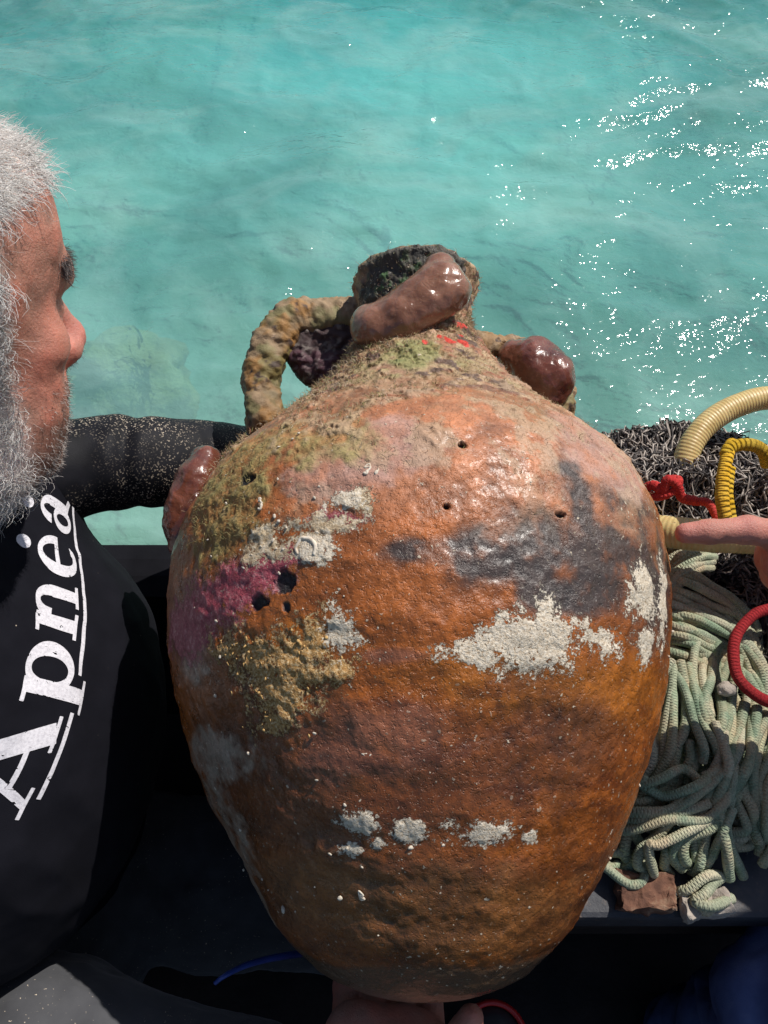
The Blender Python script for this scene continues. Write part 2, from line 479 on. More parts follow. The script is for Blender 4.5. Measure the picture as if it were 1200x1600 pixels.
slab("hull_side", K(-2.2, 0.452, -1.45), K(1.9, 0.480, -0.798), MHULL, 0.004)
slab("gunwale_rail", K(-2.2, 0.42, -0.84), K(-0.064, 0.497, -0.757), MHULL, 0.028)
slab("floor", K(-2.2, -1.2, -1.20), K(1.9, 0.450, -1.15), MFLOOR, 0)
slab("hull_side", K(-2.2, -1.24, -1.45), K(1.9, -1.203, -0.80), MHULL, 0.004)
slab("transom", K(-2.24, -1.24, -1.45), K(-2.203, 0.48, -0.80), MHULL, 0.004)
slab("bow_board", K(1.903, -1.24, -1.45), K(1.94, 0.48, -0.80), MHULL, 0.004)
for k in range(5):   # deck beams under the planks
    x = -0.04 + 0.42 * k
    slab("deck_beam", K(x, 0.125, -0.84), K(x + 0.04, 0.445, -0.797), MFLOOR, 0.003)
slab("deck_edge_beam", K(-0.06, 0.128, -0.90), K(1.7, 0.150, -0.842), MFLOOR, 0.003)

# ================================================================== THE JAR
b15 = R_(15)
AX = math.cos(b15) * UV_ + math.sin(b15) * FV           # jar axis, base to mouth
NX = math.sin(b15) * UV_ - math.cos(b15) * FV           # the side of the jar that is turned up
JO = W(655, 950, 0.64) - 0.25675 * AX                   # centre of the base
PR = [(0.0, 0.0520), (0.008, 0.0690), (0.02, 0.0840), (0.04, 0.1045), (0.06, 0.1173), (0.09, 0.1348), (0.12, 0.1494),
      (0.16, 0.1643), (0.20, 0.1764), (0.24, 0.1833), (0.28, 0.1834), (0.32, 0.1780), (0.35, 0.1636), (0.37, 0.1466),
      (0.39, 0.1237), (0.41, 0.1019), (0.43, 0.0822), (0.45, 0.0671), (0.47, 0.0547), (0.49, 0.0464), (0.51, 0.0474),
      (0.525, 0.0511), (0.535, 0.0544), (0.5428, 0.0468)]
pt_, pr_ = map(np.array, zip(*PR))
def prof(t):
    m = np.gradient(pr_, pt_); i = np.clip(np.searchsorted(pt_, t) - 1, 0, len(pt_) - 2)
    h = pt_[i + 1] - pt_[i]; s = (t - pt_[i]) / h
    return (2*s**3-3*s**2+1)*pr_[i] + (s**3-2*s**2+s)*h*m[i] + (-2*s**3+3*s**2)*pr_[i+1] + (s**3-s**2)*h*m[i+1]
def J(th, t, off=0.0):
    """point on the jar: th degrees round from the upturned side (plus = right), t metres up from the base"""
    a = math.radians(th); r = float(prof(np.array([t]))[0]) + off
    return JO + t * AX + r * (math.sin(a) * RV + math.cos(a) * NX)
def Jn(th, t):
    e = 1e-3; p = J(th, t)
    n = np.cross(J(th, t + e) - p, J(th + 0.1, t) - p); n /= np.linalg.norm(n)
    return n if n @ (p - (JO + t * AX)) > 0 else -n

BL = {
 'white': [(6.6,.2066,5.5,.0044),(14.2,.2132,6.3,.0131),(22.4,.2141,7.1,.0147),(33.9,.2115,5.2,.0087),(46.8,.2168,2.7,.0106),(45.3,.2455,5.4,.0179),(56.7,.246,3.4,.0234),(9.8,.1101,6.0,.0055),(-5.1,.1110,3.2,.005),(22.6,.1063,1.9,.0035),(-18.0,.0996,2.8,.0035),(-16.5,.1142,3.2,.0070),(-12.5,.1029,2.0,.0036),(-16.8,.2169,2.6,.0097),(-20.9,.2644,3.2,.0083),(-15.0,.2936,2.7,.0055)],
 'gray': [(-3,.262,6,.007),(1.6,.261,5.6,.0088),(8.8,.2578,6.9,.0153),(17.9,.2637,7.0,.0206),(29.3,.2945,3.5,.0253),(28.5,.3172,3.1,.0075),(31.9,.2601,9.4,.0272),(43.2,.2768,13.9,.0325),(27.0,.24,8.9,.0128),(51.6,.2603,13.5,.0393),(21.5,.2388,6.6,.0108)],
 'purple': [(-58,.2300,14,.018),(-50,.2380,12,.0175),(-40.7,.2475,9.5,.0150),(-32.4,.2565,7.0,.0134),(-26.7,.2641,4.8,.0084),(-17.9,.2808,5.6,.0062),(-56.2,.2213,14.5,.0079)],
 'cream': [(-30.5,.272,6.8,.0095),(-22.8,.2687,4.6,.0095),(-19.2,.2792,6.3,.0054),(-13.2,.2932,3.0,.0086),(-34.1,.2648,3.2,.0047),(-20.2,.2605,1.9,.0056)],
 'black': [(-27.5,.2490,1.9,.0062),(-33.4,.2375,1.7,.0042),(-27.1,.2335,.8,.0026),(-39.4,.3179,1.8,.0030)],
 'gold': [(-35.2,.2016,8.4,.0181),(-26.1,.204,8.4,.0176),(-21.9,.2123,5.1,.014),(-31.4,.185,9.5,.0142),(-43.7,.2142,6.3,.0112),(-17.2,.1962,3.7,.0086),(-32.6,.169,6.6,.0071)],
 'olive': [(-46.1,.3125,12.5,.0393),(-45.1,.2861,7.0,.0173),(-43.5,.3441,13.8,.0151),(-19.6,.3336,8.8,.0152),(-25.2,.3315,4.7,.0153)],
 'lilac': [(-16.0,.3141,12.5,.0165),(-8.9,.3303,6.4,.0193),(42.5,.3542,12.0,.0168),(42.9,.3335,13.6,.0222),(-22.6,.3144,7.0,.0111)],
 'mauve': [(-9.4,.1653,12.5,.0153),(-4.4,.172,7.2,.0085),(-17.4,.155,12.3,.0138),(-6.5,.2042,4.6,.0034)],
 'beige': [(-58.7,.1499,13.5,.0141),(-65.1,.1053,10.1,.0262),(-75.0,.0621,5.9,.0215),(-57.5,.2095,5.8,.0117),(-76,.0465,6,.0087)],
 'dust': [(3.1,.3077,25.5,.025),(-6.8,.3504,38.3,.0244),(21.6,.3036,18.5,.0256)],
 'ochre': [(14.5,.1926,15.5,.0171),(37.2,.1873,18.5,.0217),(-24.4,.2144,8.0,.0106)],
 'umber': [(3.0,.1346,28.6,.0172),(-33.5,.1223,32.2,.0333),(-5.5,.0853,41.4,.0091),(-45.0,.1432,17.4,.0304),(-7.5,.1311,10.7,.0103),(30.3,.1618,14.6,.0142)],
 'base': [(-6.2,.0066,120,.0190)],
 'tan': [(-12.9,.0663,33.6,.0192),(16.1,.0582,39.9,.0201),(-36.1,.0698,16.6,.0205)],
 'hole': [(6.2,.3265,.7,.0016),(24.2,.2862,1.0,.0014),(2.5,.2869,.5,.0012)],
 'red': [(36.5,.4751,4.5,.0035),(3.3,.4455,2.2,.0035),(18.4,.4497,2.2,.004),(27.8,.4474,3.2,.004),(30,.460,1.6,.002),(12,.452,1.5,.002)],
 'green': [(-4.2,.4289,11.5,.0194),(-20.8,.5113,19.7,.0153)],
 'darklip': [(-26.6,.5175,34.2,.0245),(3.6,.529,36.2,.012),(-42.7,.5112,26.2,.0152),(20.1,.5329,22.3,.0082)],
}

amphora = empty("amphora", JO + 0.26 * AX - 0.19 * NX)
tag(amphora, "large two-handled terracotta jar crusted with sea growth, lying on the side deck", "amphora")

def blobs(key, th, t, wob, amp=0.45, soft=0.5):
    best = np.full(len(th), -9.0, dtype=np.float32)
    for (a, tt, ra, rt) in BL[key]:
        best = np.maximum(best, 1 - np.sqrt(((th - a) / ra) ** 2 + ((t - tt) / rt) ** 2))
    return sstep(-soft * 0.5, soft * 0.5, best + 0.12 + amp * wob)

def make_jar():
    tha = np.concatenate([np.linspace(-100, 100, 700, endpoint=False), np.linspace(100, 260, 170, endpoint=False)])
    tout = np.concatenate([np.linspace(0, 0.03, 50, endpoint=False), np.linspace(0.03, 0.5428, 520)])
    nth = len(tha); TH, T = np.meshgrid(tha, tout, indexing='ij')
    th = TH.ravel().astype(np.float32); t = T.ravel().astype(np.float32); thw = np.where(th > 180, th - 360, th)
    r = prof(t).astype(np.float32)
    ar = np.radians(th)
    S = np.stack([r * np.sin(ar), r * np.cos(ar), t], 1).astype(np.float32)     # jar space
    n_lo = fbm(S, 18, 4, 1); n_md = fbm(S, 55, 4, 2); n_hi = fbm(S, 170, 3, 3); n_fn = vnoise(S, 420, 4)
    n_b = fbm(S, 34, 5, 6, 0.6); n_c = fbm(S, 110, 4, 8, 0.65); str_ = fbm(S * np.array([1, 1, 3.2], dtype=np.float32), 30, 4, 9)
    w1 = 0.6 * n_b + 0.6 * n_c
    M = {k: blobs(k, thw, t, w) for k, w in dict(gray=0.7*n_b+.35*n_c, purple=w1, olive=w1, lilac=w1, mauve=n_b, beige=w1, dust=n_b, ochre=n_b, umber=n_b+.4*str_, tan=n_b+.4*str_, green=w1, darklip=w1).items()}
    M['gray'] = blobs('gray', thw, t, 0.8*n_b + 0.3*n_c, 0.5, 0.95)
    for k in ('umber', 'tan', 'ochre', 'dust', 'mauve'): M[k] = blobs(k, thw, t, 0.9*n_b + 0.4*n_c, 0.6, 1.2)
    M['white'] = blobs('white', thw, t, 0.75*n_b + 0.9*n_c + 0.9*n_hi + 0.5*n_fn, 0.8, 0.45)
    M['cream'] = blobs('cream', thw, t, 0.75*n_b + 0.9*n_c + 0.8*n_hi + 0.4*n_fn, 0.8, 0.5)
    M['gold'] = blobs('gold', thw, t, 0.9*n_b + 0.9*n_c + 0.5*n_hi, 0.9, 0.8)
    def pot(key, wob, amp):
        best = np.full(len(thw), -9.0, dtype=np.float32)
        for (a_, t_, ra_, rt_) in BL[key]:
            best = np.maximum(best, 1 - np.sqrt(((thw - a_) / ra_) ** 2 + ((t - t_) / rt_) ** 2))
        return np.clip(best + amp * wob, -1.5, 1.5)
    WP = pot('white', 0.75*n_b + 0.6*n_c, 0.75); CP = pot('cream', 0.75*n_b + 0.6*n_c, 0.75); GP = pot('gold', 0.9*n_b + 0.5*n_c, 0.7); PP = pot('purple', 0.8*n_b + 0.4*n_c, 0.5)
    M['black'] = blobs('black', thw, t, n_c, 0.5, 0.35)
    M['hole'] = blobs('hole', thw, t, n_c, 0.25, 0.4)
    M['red'] = blobs('red', thw, t, n_hi, 0.7, 0.3)
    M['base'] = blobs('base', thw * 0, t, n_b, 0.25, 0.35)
    turf = sstep(0.345, 0.40, t + 0.030 * n_b + 0.010 * n_c - 0.00014 * np.abs(thw) )
    lerp = lambda a, b, m: a + (np.asarray(b, dtype=np.float32) - a) * m[:, None]
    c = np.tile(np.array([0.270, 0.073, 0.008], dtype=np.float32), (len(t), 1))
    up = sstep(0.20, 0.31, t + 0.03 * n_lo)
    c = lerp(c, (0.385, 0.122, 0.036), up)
    c = lerp(c, (0.36, 0.115, 0.010), M['ochre'] * 0.7)
    c = lerp(c, (0.115, 0.036, 0.012), M['umber'] * 0.75)
    c = lerp(c, (0.30, 0.125, 0.035), M['tan'] * 0.6)
    c = lerp(c, (0.22, 0.085, 0.050), M['mauve'] * 0.75)
    c = lerp(c, (0.48, 0.20, 0.10), M['dust'] * 0.55)
    c *= (1 + 0.24 * n_lo + 0.34 * n_md + 0.24 * n_hi + 0.12 * n_fn)[:, None]
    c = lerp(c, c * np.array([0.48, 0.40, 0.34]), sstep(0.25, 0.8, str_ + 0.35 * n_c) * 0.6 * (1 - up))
    c = lerp(c, (0.045, 0.046, 0.046), M['gray'] * (0.90 - 0.35 * sstep(-0.1, 0.7, n_md + 0.4 * n_hi)))
    c = lerp(c, (0.105, 0.072, 0.043), M['base'] * 0.85)  # grey-brown strip round the foot, its shade painted into the colour
    c *= (1 - 0.30 * sstep(0.13, 0.05, t + 0.03 * n_b))[:, None]  # lower wall darkened in the colour, as shade towards the foot
    c = lerp(c, (0.40, 0.32, 0.24), M['beige'] * (0.55 + 0.5 * n_c + 0.3 * n_hi).clip(0, 0.85))
    c = lerp(c, (0.50, 0.32, 0.27), M['lilac'] * (0.55 + 0.3 * n_c).clip(0, 1))
    c = lerp(c, (0.34, 0.275, 0.10), M['olive'] * (0.66 + 0.5 * n_c).clip(0, 1))
    # sandy algal turf over the shoulder and neck
    tc = np.stack([0.40 + 0.14 * n_c, 0.265 + 0.10 * n_c + 0.04 * n_b, 0.150 + 0.07 * n_c], 1)
    tc = lerp(tc, (0.33, 0.10, 0.055), sstep(0.1, 0.6, n_b + 0.5 * n_hi) * 0.75)
    tc = lerp(tc, (0.26, 0.24, 0.085), sstep(0.15, 0.7, fbm(S, 26, 3, 40) + 0.3 * n_c) * 0.7)
    tc = lerp(tc, (0.14, 0.085, 0.06), sstep(0.45, 0.75, n_md + 0.5 * n_hi))
    c = c * (1 - turf[:, None]) + tc * turf[:, None]
    pk = sstep(0.2, 0.6, n_b + 0.6 * n_c) * sstep(0.26, 0.33, t) * (1 - sstep(0.40, 0.43, t))
    c = lerp(c, (0.47, 0.32, 0.20), pk * 0.65)
    c = lerp(c, (0.24, 0.27, 0.085), M['green'] * 0.7 * sstep(0.49, 0.45, t))
    c = lerp(c, (0.045, 0.045, 0.038), M['darklip'] * 0.93)
    c = lerp(c, (0.05, 0.11, 0.035), M['green'] * sstep(0.0, 0.5, n_c) * M['darklip'])
    c = lerp(c, (0.62, 0.05, 0.03), M['red'])
    gp = M['gold']
    c = lerp(c, (0.010, 0.012, 0.016), M['black'] * 0.97)
    c = lerp(c, (0.02, 0.012, 0.008), M['hole'])
    # fine shell grit
    g = np.zeros(len(t), dtype=np.float32)
    c = np.clip(c, 0.004, 0.85)
    # relief
    d = 0.0014 * n_lo + 0.00045 * n_md + 0.00045 * n_hi + 0.0004 * str_
    d += turf * (0.0022 * n_c + 0.0016 * n_hi + 0.0022 * n_b) * (1 - 0.6 * sstep(0.49, 0.51, t))
    d += 0.0007 * (sstep(-0.1, 0.3, WP) + sstep(-0.1, 0.3, CP)) + 0.0008 * sstep(-0.1, 0.4, GP) * (0.6 + n_hi) + 0.0005 * sstep(-0.1, 0.3, PP)
    d += M['darklip'] * (0.0008 * n_c + 0.0007 * n_hi) + M['olive'] * 0.0014 * n_c + g * 0.0007
    d -= M['hole'] * 0.004 + M['black'] * 0.0028
    r2 = r + d
    # throwing rings and a slight out-of-round
    r2 += 0.0004 * np.sin(t * 2 * np.pi / 0.028 + 3 * n_lo) * sstep(0.03, 0.06, t) * (1 - sstep(0.3, 0.36, t)) + 0.0025 * np.sin(2 * ar + 0.6) * sstep(0.03, 0.1, t) * sstep(0.5, 0.4, t)
    r2 += 0.006 * np.exp(-((thw + 82) / 30) ** 2) * sstep(0.08, 0.14, t) * sstep(0.36, 0.28, t)
    tt = t + 0.002 * n_md * sstep(0.50, 0.54, t)
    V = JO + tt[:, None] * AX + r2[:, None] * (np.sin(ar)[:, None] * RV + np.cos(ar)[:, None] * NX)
    nt_ = len(tout)
    i, j = np.meshgrid(np.arange(nth), np.arange(nt_ - 1), indexing='ij'); i = i.ravel(); j = j.ravel(); i2 = (i + 1) % nth
    F = np.stack([i * nt_ + j, i2 * nt_ + j, i2 * nt_ + j + 1, i * nt_ + j + 1], 1)
    # inside of the mouth and neck, and the foot, as further rings
    rings = [(0.5432, 0.0425), (0.541, 0.0385), (0.525, 0.036), (0.49, 0.033), (0.45, 0.045), (0.42, 0.08), (0.36, 0.14)]
    base0 = len(V); ex = []
    for (tq, rq) in rings:
        a = np.radians(tha); ex.append(JO + tq * AX + rq * (np.sin(a)[:, None] * RV + np.cos(a)[:, None] * NX))
    for rq in (0.03, 0.0):
        a = np.radians(tha); ex.append(JO + (-0.001) * AX + max(rq, 1e-4) * (np.sin(a)[:, None] * RV + np.cos(a)[:, None] * NX))
    V = np.vstack([V] + ex)
    Fx = []
    ii = np.arange(nth); i2 = (ii + 1) % nth
    prev = ii * nt_ + nt_ - 1; prev2 = i2 * nt_ + nt_ - 1
    for k in range(len(rings)):
        cur = base0 + k * nth + ii; cur2 = base0 + k * nth + i2
        Fx.append(np.stack([prev, prev2, cur2, cur], 1)); prev, prev2 = cur, cur2
    prev = ii * nt_; prev2 = i2 * nt_
    for k in range(len(rings), len(rings) + 2):
        cur = base0 + k * nth + ii; cur2 = base0 + k * nth + i2
        Fx.append(np.stack([cur, cur2, prev2, prev], 1)); prev, prev2 = cur, cur2
    F = np.vstack([F] + Fx)[:, ::-1]
    cx = np.tile(np.array([0.10, 0.06, 0.04]), (len(V) - len(c), 1)); 
    dry = np.clip(turf * 0.8 + 0.5 * M['lilac'] + g * 0.5 + 0.3 * M['dust'] + 0.7 * M['olive'], 0, 1)
    dry = np.concatenate([dry, np.full(len(V) - len(c), 0.8)])
    padz = lambda a_: np.concatenate([a_, np.full(len(V) - len(c), -1.5, dtype=np.float32)])
    m = Mat("wet_terracotta")
    ca = m.attr("Col").outputs["Color"]; dr = m.attr("dry").outputs["Fac"]
    fn = m.noise(700, 4, 0.7)
    h1 = m.noise(230, 5, 0.72); h2 = m.noise(620, 4, 0.7); h3 = m.noise(95, 5, 0.7)
    def field(name, a1, a2, a3, lo, hi):
        v = m.attr(name).outputs["Fac"]
        for hh, aa in ((h1, a1), (h2, a2), (h3, a3)):
            v = m.math('ADD', v, m.math('MULTIPLY', m.math('SUBTRACT', hh, 0.5), aa))
        q = m.n("ShaderNodeMapRange"); q.interpolation_type = 'SMOOTHSTEP'; q.inputs[1].default_value = lo; q.inputs[2].default_value = hi; m.l(v, q.inputs[0]); return q.outputs[0]
    fp = field("PP", 1.6, 1.2, 2.2, -0.25, 0.30)
    ca = m.mix(m.math('MULTIPLY', fp, 0.9), ca, m.ramp(h1, [(0.35, (0.26, 0.032, 0.062)), (0.52, (0.43, 0.080, 0.120)), (0.68, (0.62, 0.30, 0.31))]))
    fg = field("GP", 2.6, 2.4, 3.2, 0.02, 0.42)
    ca = m.mix(m.math('MULTIPLY', fg, 0.92), ca, m.ramp(h2, [(0.32, (0.28, 0.12, 0.025)), (0.50, (0.54, 0.31, 0.10)), (0.66, (0.80, 0.62, 0.36))]))
    fc_ = field("CP", 2.6, 2.2, 2.8, -0.10, 0.24)
    ca = m.mix(m.math('MULTIPLY', fc_, 0.95), ca, m.ramp(h1, [(0.34, (0.36, 0.24, 0.12)), (0.50, (0.62, 0.49, 0.31)), (0.66, (0.76, 0.68, 0.53))]))
    fw = field("WP", 2.4, 2.4, 2.4, -0.16, 0.14)
    ca = m.mix(m.math('MULTIPLY', fw, 0.96), ca, m.ramp(h2, [(0.32, (0.44, 0.31, 0.19)), (0.45, (0.70, 0.59, 0.44)), (0.62, (0.82, 0.74, 0.61))]))
    gm = m.ramp(m.noise(22, 4, 0.6), [(0.42, (0, 0, 0)), (0.62, (1, 1, 1))])
    gr1 = m.ramp(m.noise(330, 1.5, 0.5), [(0.69, (0, 0, 0)), (0.72, (1, 1, 1))]); gr2 = m.ramp(m.noise(170, 2, 0.55), [(0.725, (0, 0, 0)), (0.75, (1, 1, 1))])
    gf = m.math('MAXIMUM', m.math('MULTIPLY', gr1, gm), gr2)
    ca = m.mix(m.math('MULTIPLY', gf, 0.85), ca, (0.68, 0.57, 0.43))
    bk = m.attr('BK').outputs['Fac']; ca = m.mix(m.math('MULTIPLY', bk, 0.97), ca, (0.010, 0.011, 0.014))
    crust = m.math('MAXIMUM', m.math('MAXIMUM', m.math('MAXIMUM', fw, fc_), m.math('MULTIPLY', gf, 0.7)), m.math('MAXIMUM', fg, m.math('MULTIPLY', fp, 0.6)))
    ca2 = m.mix(0.9, ca, m.ramp(fn, [(0.3, (0.72, 0.70, 0.68)), (0.5, (1, 1, 1)), (0.72, (1.2, 1.2, 1.2))]), 'MULTIPLY')
    m.base(ca2)
    ro = m.math('ADD', m.math('MULTIPLY', dr, 0.40), m.math('ADD', 0.09, m.math('MULTIPLY', m.noise(40, 5, 0.65), 0.42)))
    ro = m.math('ADD', ro, m.math('MULTIPLY', crust, 0.30))
    m.rough(ro); m.b.inputs["Specular IOR Level"].default_value = 0.5
    pit = m.ramp(m.noise(330, 3, 0.6, dist=0.4), [(0.36, (0, 0, 0)), (0.46, (1, 1, 1))])
    b1 = m.bump(m.noise(300, 5, 0.68), 0.55, 0.0013); b1 = m.bump(pit, 0.55, 0.0009, b1); b1 = m.bump(m.noise(900, 3, 0.6), 0.5, 0.0006, b1)
    b1 = m.bump(m.math('MULTIPLY', crust, m.math('ADD', 0.5, h2)), 0.9, 0.0011, b1)
    m.normal(b1)
    m.l(m.math('MULTIPLY', m.math('SUBTRACT', 1.0, m.math('MAXIMUM', dr, crust)), 0.24), m.b.inputs['Coat Weight']); m.b.inputs['Coat Roughness'].default_value = 0.2
    m.l(m.bump(m.noise(190, 4, 0.6), 0.5, 0.0012), m.b.inputs['Coat Normal'])
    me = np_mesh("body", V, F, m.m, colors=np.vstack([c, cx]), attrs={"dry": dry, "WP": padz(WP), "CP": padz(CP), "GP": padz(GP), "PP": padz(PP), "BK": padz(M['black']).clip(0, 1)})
    return link("body", me, amphora), m.m

jar_body, MJAR = make_jar()

# ---- handles: crusted arches from neck to shoulder
def lump_tube(pts, rads, n=150, sides=56, seed=0, amp=1.0, flat=None):
    path = smooth_path(pts, n); rad = np.interp(np.linspace(0, 1, n), np.linspace(0, 1, len(rads)), rads)
    V, F, uv, cf = tube(path, rad, sides)
    ctr = np.vstack([np.repeat(path, sides, 0), path[:1], path[-1:]])
    nd = V - ctr; L = np.linalg.norm(nd, axis=1)[:, None]; nd = nd / (L + 1e-9)
    d = amp * (0.0045 * fbm(V, 45, 3, seed) + 0.0024 * fbm(V, 130, 4, seed + 3) + 0.0012 * fbm(V, 330, 2, seed + 5))
    V = V + nd * d[:, None]
    Fq = np.vstack([F, np.array([(a, b, c, c) for a, b, c in cf])])
    return V, F, cf

def crust_colors(V, seed, dark=None, orange=None, green=None):
    n1 = fbm(V, 40, 4, seed); n2 = fbm(V, 150, 4, seed + 9)
    c = np.stack([0.40 + 0.14 * n2, 0.27 + 0.10 * n2, 0.15 + 0.07 * n2], 1)
    def lp(c, b, m): return c + (np.array(b) - c) * m[:, None]
    c = lp(c, (0.50, 0.25, 0.07), sstep(-0.1, 0.4, n1) * (0.7 if orange is None else orange))
    c = lp(c, (0.25, 0.24, 0.09), sstep(0.1, 0.5, fbm(V, 60, 3, seed + 21)) * 0.7)
    c = lp(c, (0.12, 0.075, 0.055), sstep(0.45, 0.8, n2 + 0.4 * n1))
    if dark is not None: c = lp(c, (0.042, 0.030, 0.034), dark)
    if green is not None: c = lp(c, (0.07, 0.12, 0.06), green)
    return np.clip(c * 0.74, 0.01, 0.8)

mt = Mat("crusted_growth"); mt.base(mt.attr("Col").outputs["Color"]); mt.set(Roughness=0.62)
mt.normal(mt.bump(mt.noise(500, 5, 0.7), 0.7, 0.0012)); MCRUST = mt.m

def quads_plus(V, F, cf, name, mat, colors):
    faces = [tuple(map(int, f)) for f in F] + [tuple(map(int, f)) for f in cf]
    return np_mesh(name, V, faces, mat, colors=colors)

lh = [W(585, 505, 0.735), W(548, 500, 0.735), W(500, 497, 0.732), W(455, 503, 0.728), W(425, 535, 0.722), W(410, 580, 0.716), W(407, 620, 0.712), W(418, 668, 0.708)]
V, F, cf = lump_tube(lh, [0.021, 0.020, 0.0195, 0.019, 0.0175, 0.016, 0.016, 0.019], seed=61, amp=0.7)
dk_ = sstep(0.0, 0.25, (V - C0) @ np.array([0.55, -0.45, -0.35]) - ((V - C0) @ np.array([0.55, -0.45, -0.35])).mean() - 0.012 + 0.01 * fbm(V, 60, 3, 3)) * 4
gr_ = sstep(0.1, 0.5, fbm(V, 50, 3, 66)) * sstep(DECK + 0.26, DECK + 0.20, V[:, 2])
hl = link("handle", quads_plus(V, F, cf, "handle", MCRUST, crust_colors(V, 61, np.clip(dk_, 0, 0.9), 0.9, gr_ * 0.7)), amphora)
hl["label"] = "open left handle, sandy and orange with an opening under its arch"
rh = [W(740, 540, 0.735), W(775, 537, 0.735), W(815, 538, 0.735), W(850, 552, 0.732), W(872, 585, 0.728), W(876, 620, 0.722), W(862, 662, 0.715)]
V, F, cf = lump_tube(rh, [0.014, 0.009, 0.008, 0.008, 0.009, 0.010, 0.014], seed=71, amp=0.7)
hr = link("handle", quads_plus(V, F, cf, "handle", MCRUST, crust_colors(V, 71, None, 0.4)), amphora)

# dark sponge lump hanging under the left handle
def blob_mesh(name, prims, h, mat, seed, amp, colfn=None, parent=None, scale=70):
    pts = np.array([q[0] for q in prims]); rr = max(q[1] for q in prims) + 0.02
    f = Field(pts.min(0) - rr, pts.max(0) + rr, h)
    for (c, r) in prims: f.ell(c, (r, r, r), k=0.012)
    V, F = f.mesh(); N = normals(V, F)
    V = V + N * (amp * (0.6 * fbm(V, scale, 4, seed) + 0.5 * fbm(V, scale * 3.2, 3, seed + 5)))[:, None]
    return link(name, np_mesh(name, V, F, mat, colors=None if colfn is None else colfn(V)), parent)
def spongecol(V):
    n = fbm(V, 60, 4, 5); n2 = fbm(V, 260, 3, 6)
    c = np.tile(np.array([0.055, 0.030, 0.030]), (len(V), 1))
    c += (np.array([0.18, 0.15, 0.13]) - c) * sstep(0.2, 0.6, n2)[:, None] + (np.array([0.10, 0.03, 0.05]) - c) * sstep(0.1, 0.6, n)[:, None] * 0.6
    return np.clip(c, 0.01, 0.5)
blob_mesh("sponge", [(W(485, 528, 0.735), 0.012), (W(515, 535, 0.735), 0.020), (W(545, 540, 0.735), 0.022), (W(500, 560, 0.733), 0.013), (W(492, 590, 0.728), 0.008), (W(470, 535, 0.73), 0.012), (W(455, 548, 0.727), 0.008), (W(505, 580, 0.73), 0.012), (W(488, 572, 0.73), 0.012), (W(478, 560, 0.73), 0.010), (W(515, 575, 0.728), 0.014)], 0.0018, MCRUST, 12, 0.0045, spongecol, amphora)
blob_mesh("sponge", [(W(740, 570, 0.675), 0.010), (W(758, 585, 0.672), 0.010), (W(725, 575, 0.665), 0.008), (W(775, 600, 0.675), 0.007)], 0.0014, MCRUST, 18, 0.007, lambda V: np.clip(np.array([0.26, 0.14, 0.085]) * (1 + 0.6 * fbm(V, 200, 3, 3))[:, None], 0.02, 0.6), amphora)

# ---- barnacles, flakes and worm tubes as pieces on the jar
def pebble(name, seed, flat=0.5, mat=None, sub=2):
    bm = bmesh.new(); bmesh.ops.create_icosphere(bm, subdivisions=sub, radius=1.0)
    V = np.array([v.co[:] for v in bm.verts]); F = [tuple(v.index for v in f.verts) for f in bm.faces]; bm.free()
    V = V * (1 + 0.38 * fbm(V + seed * 3.1, 1.6, 3, seed))[:, None] * np.array([1, 1, flat])
    return np_mesh(name, V, F, mat)
MSHELL = simple("white_shell", [(0.3, (0.55, 0.44, 0.33)), (0.55, (0.72, 0.64, 0.52)), (0.8, (0.80, 0.75, 0.66))], 300, 0.6, 0.5, 900, 0.0006)
MFLAKE = simple("golden_flake", [(0.3, (0.45, 0.22, 0.06)), (0.55, (0.66, 0.42, 0.16)), (0.8, (0.78, 0.62, 0.36))], 240, 0.35, 0.5, 700, 0.0006)
pebs = [pebble("barnacle", k, 0.55, MSHELL) for k in range(6)]; flk = [pebble("crust_flake", 20 + k, 0.28, MFLAKE, 1) for k in range(5)]
def stick(me, name, th, t, s, sink=0.3, tilt=0.35):
    p = J(th, t); n = Jn(th, t) + rng.normal(size=3) * tilt; n /= np.linalg.norm(n)
    o = link(name, me, amphora)
    q = Vector(n).to_track_quat('Z', 'Y') @ Vector((0, 0, 1)).rotation_difference(Vector((0, 0, 1)))
    M = Matrix.Translation(Vector(tuple(p + n * s * sink))) @ Vector(tuple(n)).to_track_quat('Z', 'Y').to_matrix().to_4x4() @ Matrix.Rotation(rng.uniform(0, 6.28), 4, 'Z') @ Matrix.Diagonal((s * rng.uniform(0.7, 1.5), s * rng.uniform(0.6, 1.0), s, 1))
    o.matrix_basis = M
    return o
cl = [(6.6,.2066),(14,.213),(22,.214),(30,.232),(20,.235),(38,.225),(45,.245),(47,.217),(56,.246),(-5,.110),(10,.110),(22,.106),(-16,.107),(-17,.217),(-21,.264),(-13,.293),(-30,.272)]
for k in range(190):
    if k < 100:
        a, b = cl[k % len(cl)]; th, t = a + rng.normal() * 5.5, b + rng.normal() * 0.012; s = rng.uniform(0.0006, 0.0015)
    else:
        th, t = rng.uniform(-75, 75), rng.uniform(0.05, 0.37); s = rng.uniform(0.0005, 0.0014) * (1.3 if rng.random() < 0.15 else 1)
    stick(pebs[k % 6], "barnacle", th, t, s)
for k in range(90):
    a, b, ra, rt = BL['gold'][k % 7]
    stick(flk[k % 5], "crust_flake", a + rng.normal() * ra * 0.55, b + rng.normal() * rt * 0.55, rng.uniform(0.0008, 0.0016), 0.1, 0.4)
for (th, t, s) in [(25.5, .236, .0028), (38.5, .236, .0028), (-8, .268, .0024), (-10.5, .259, .0022), (44, .176, .0026)]:
    stick(pebs[int(t * 1e4) % 6], "barnacle", th, t, s, 0.1, 0.1)
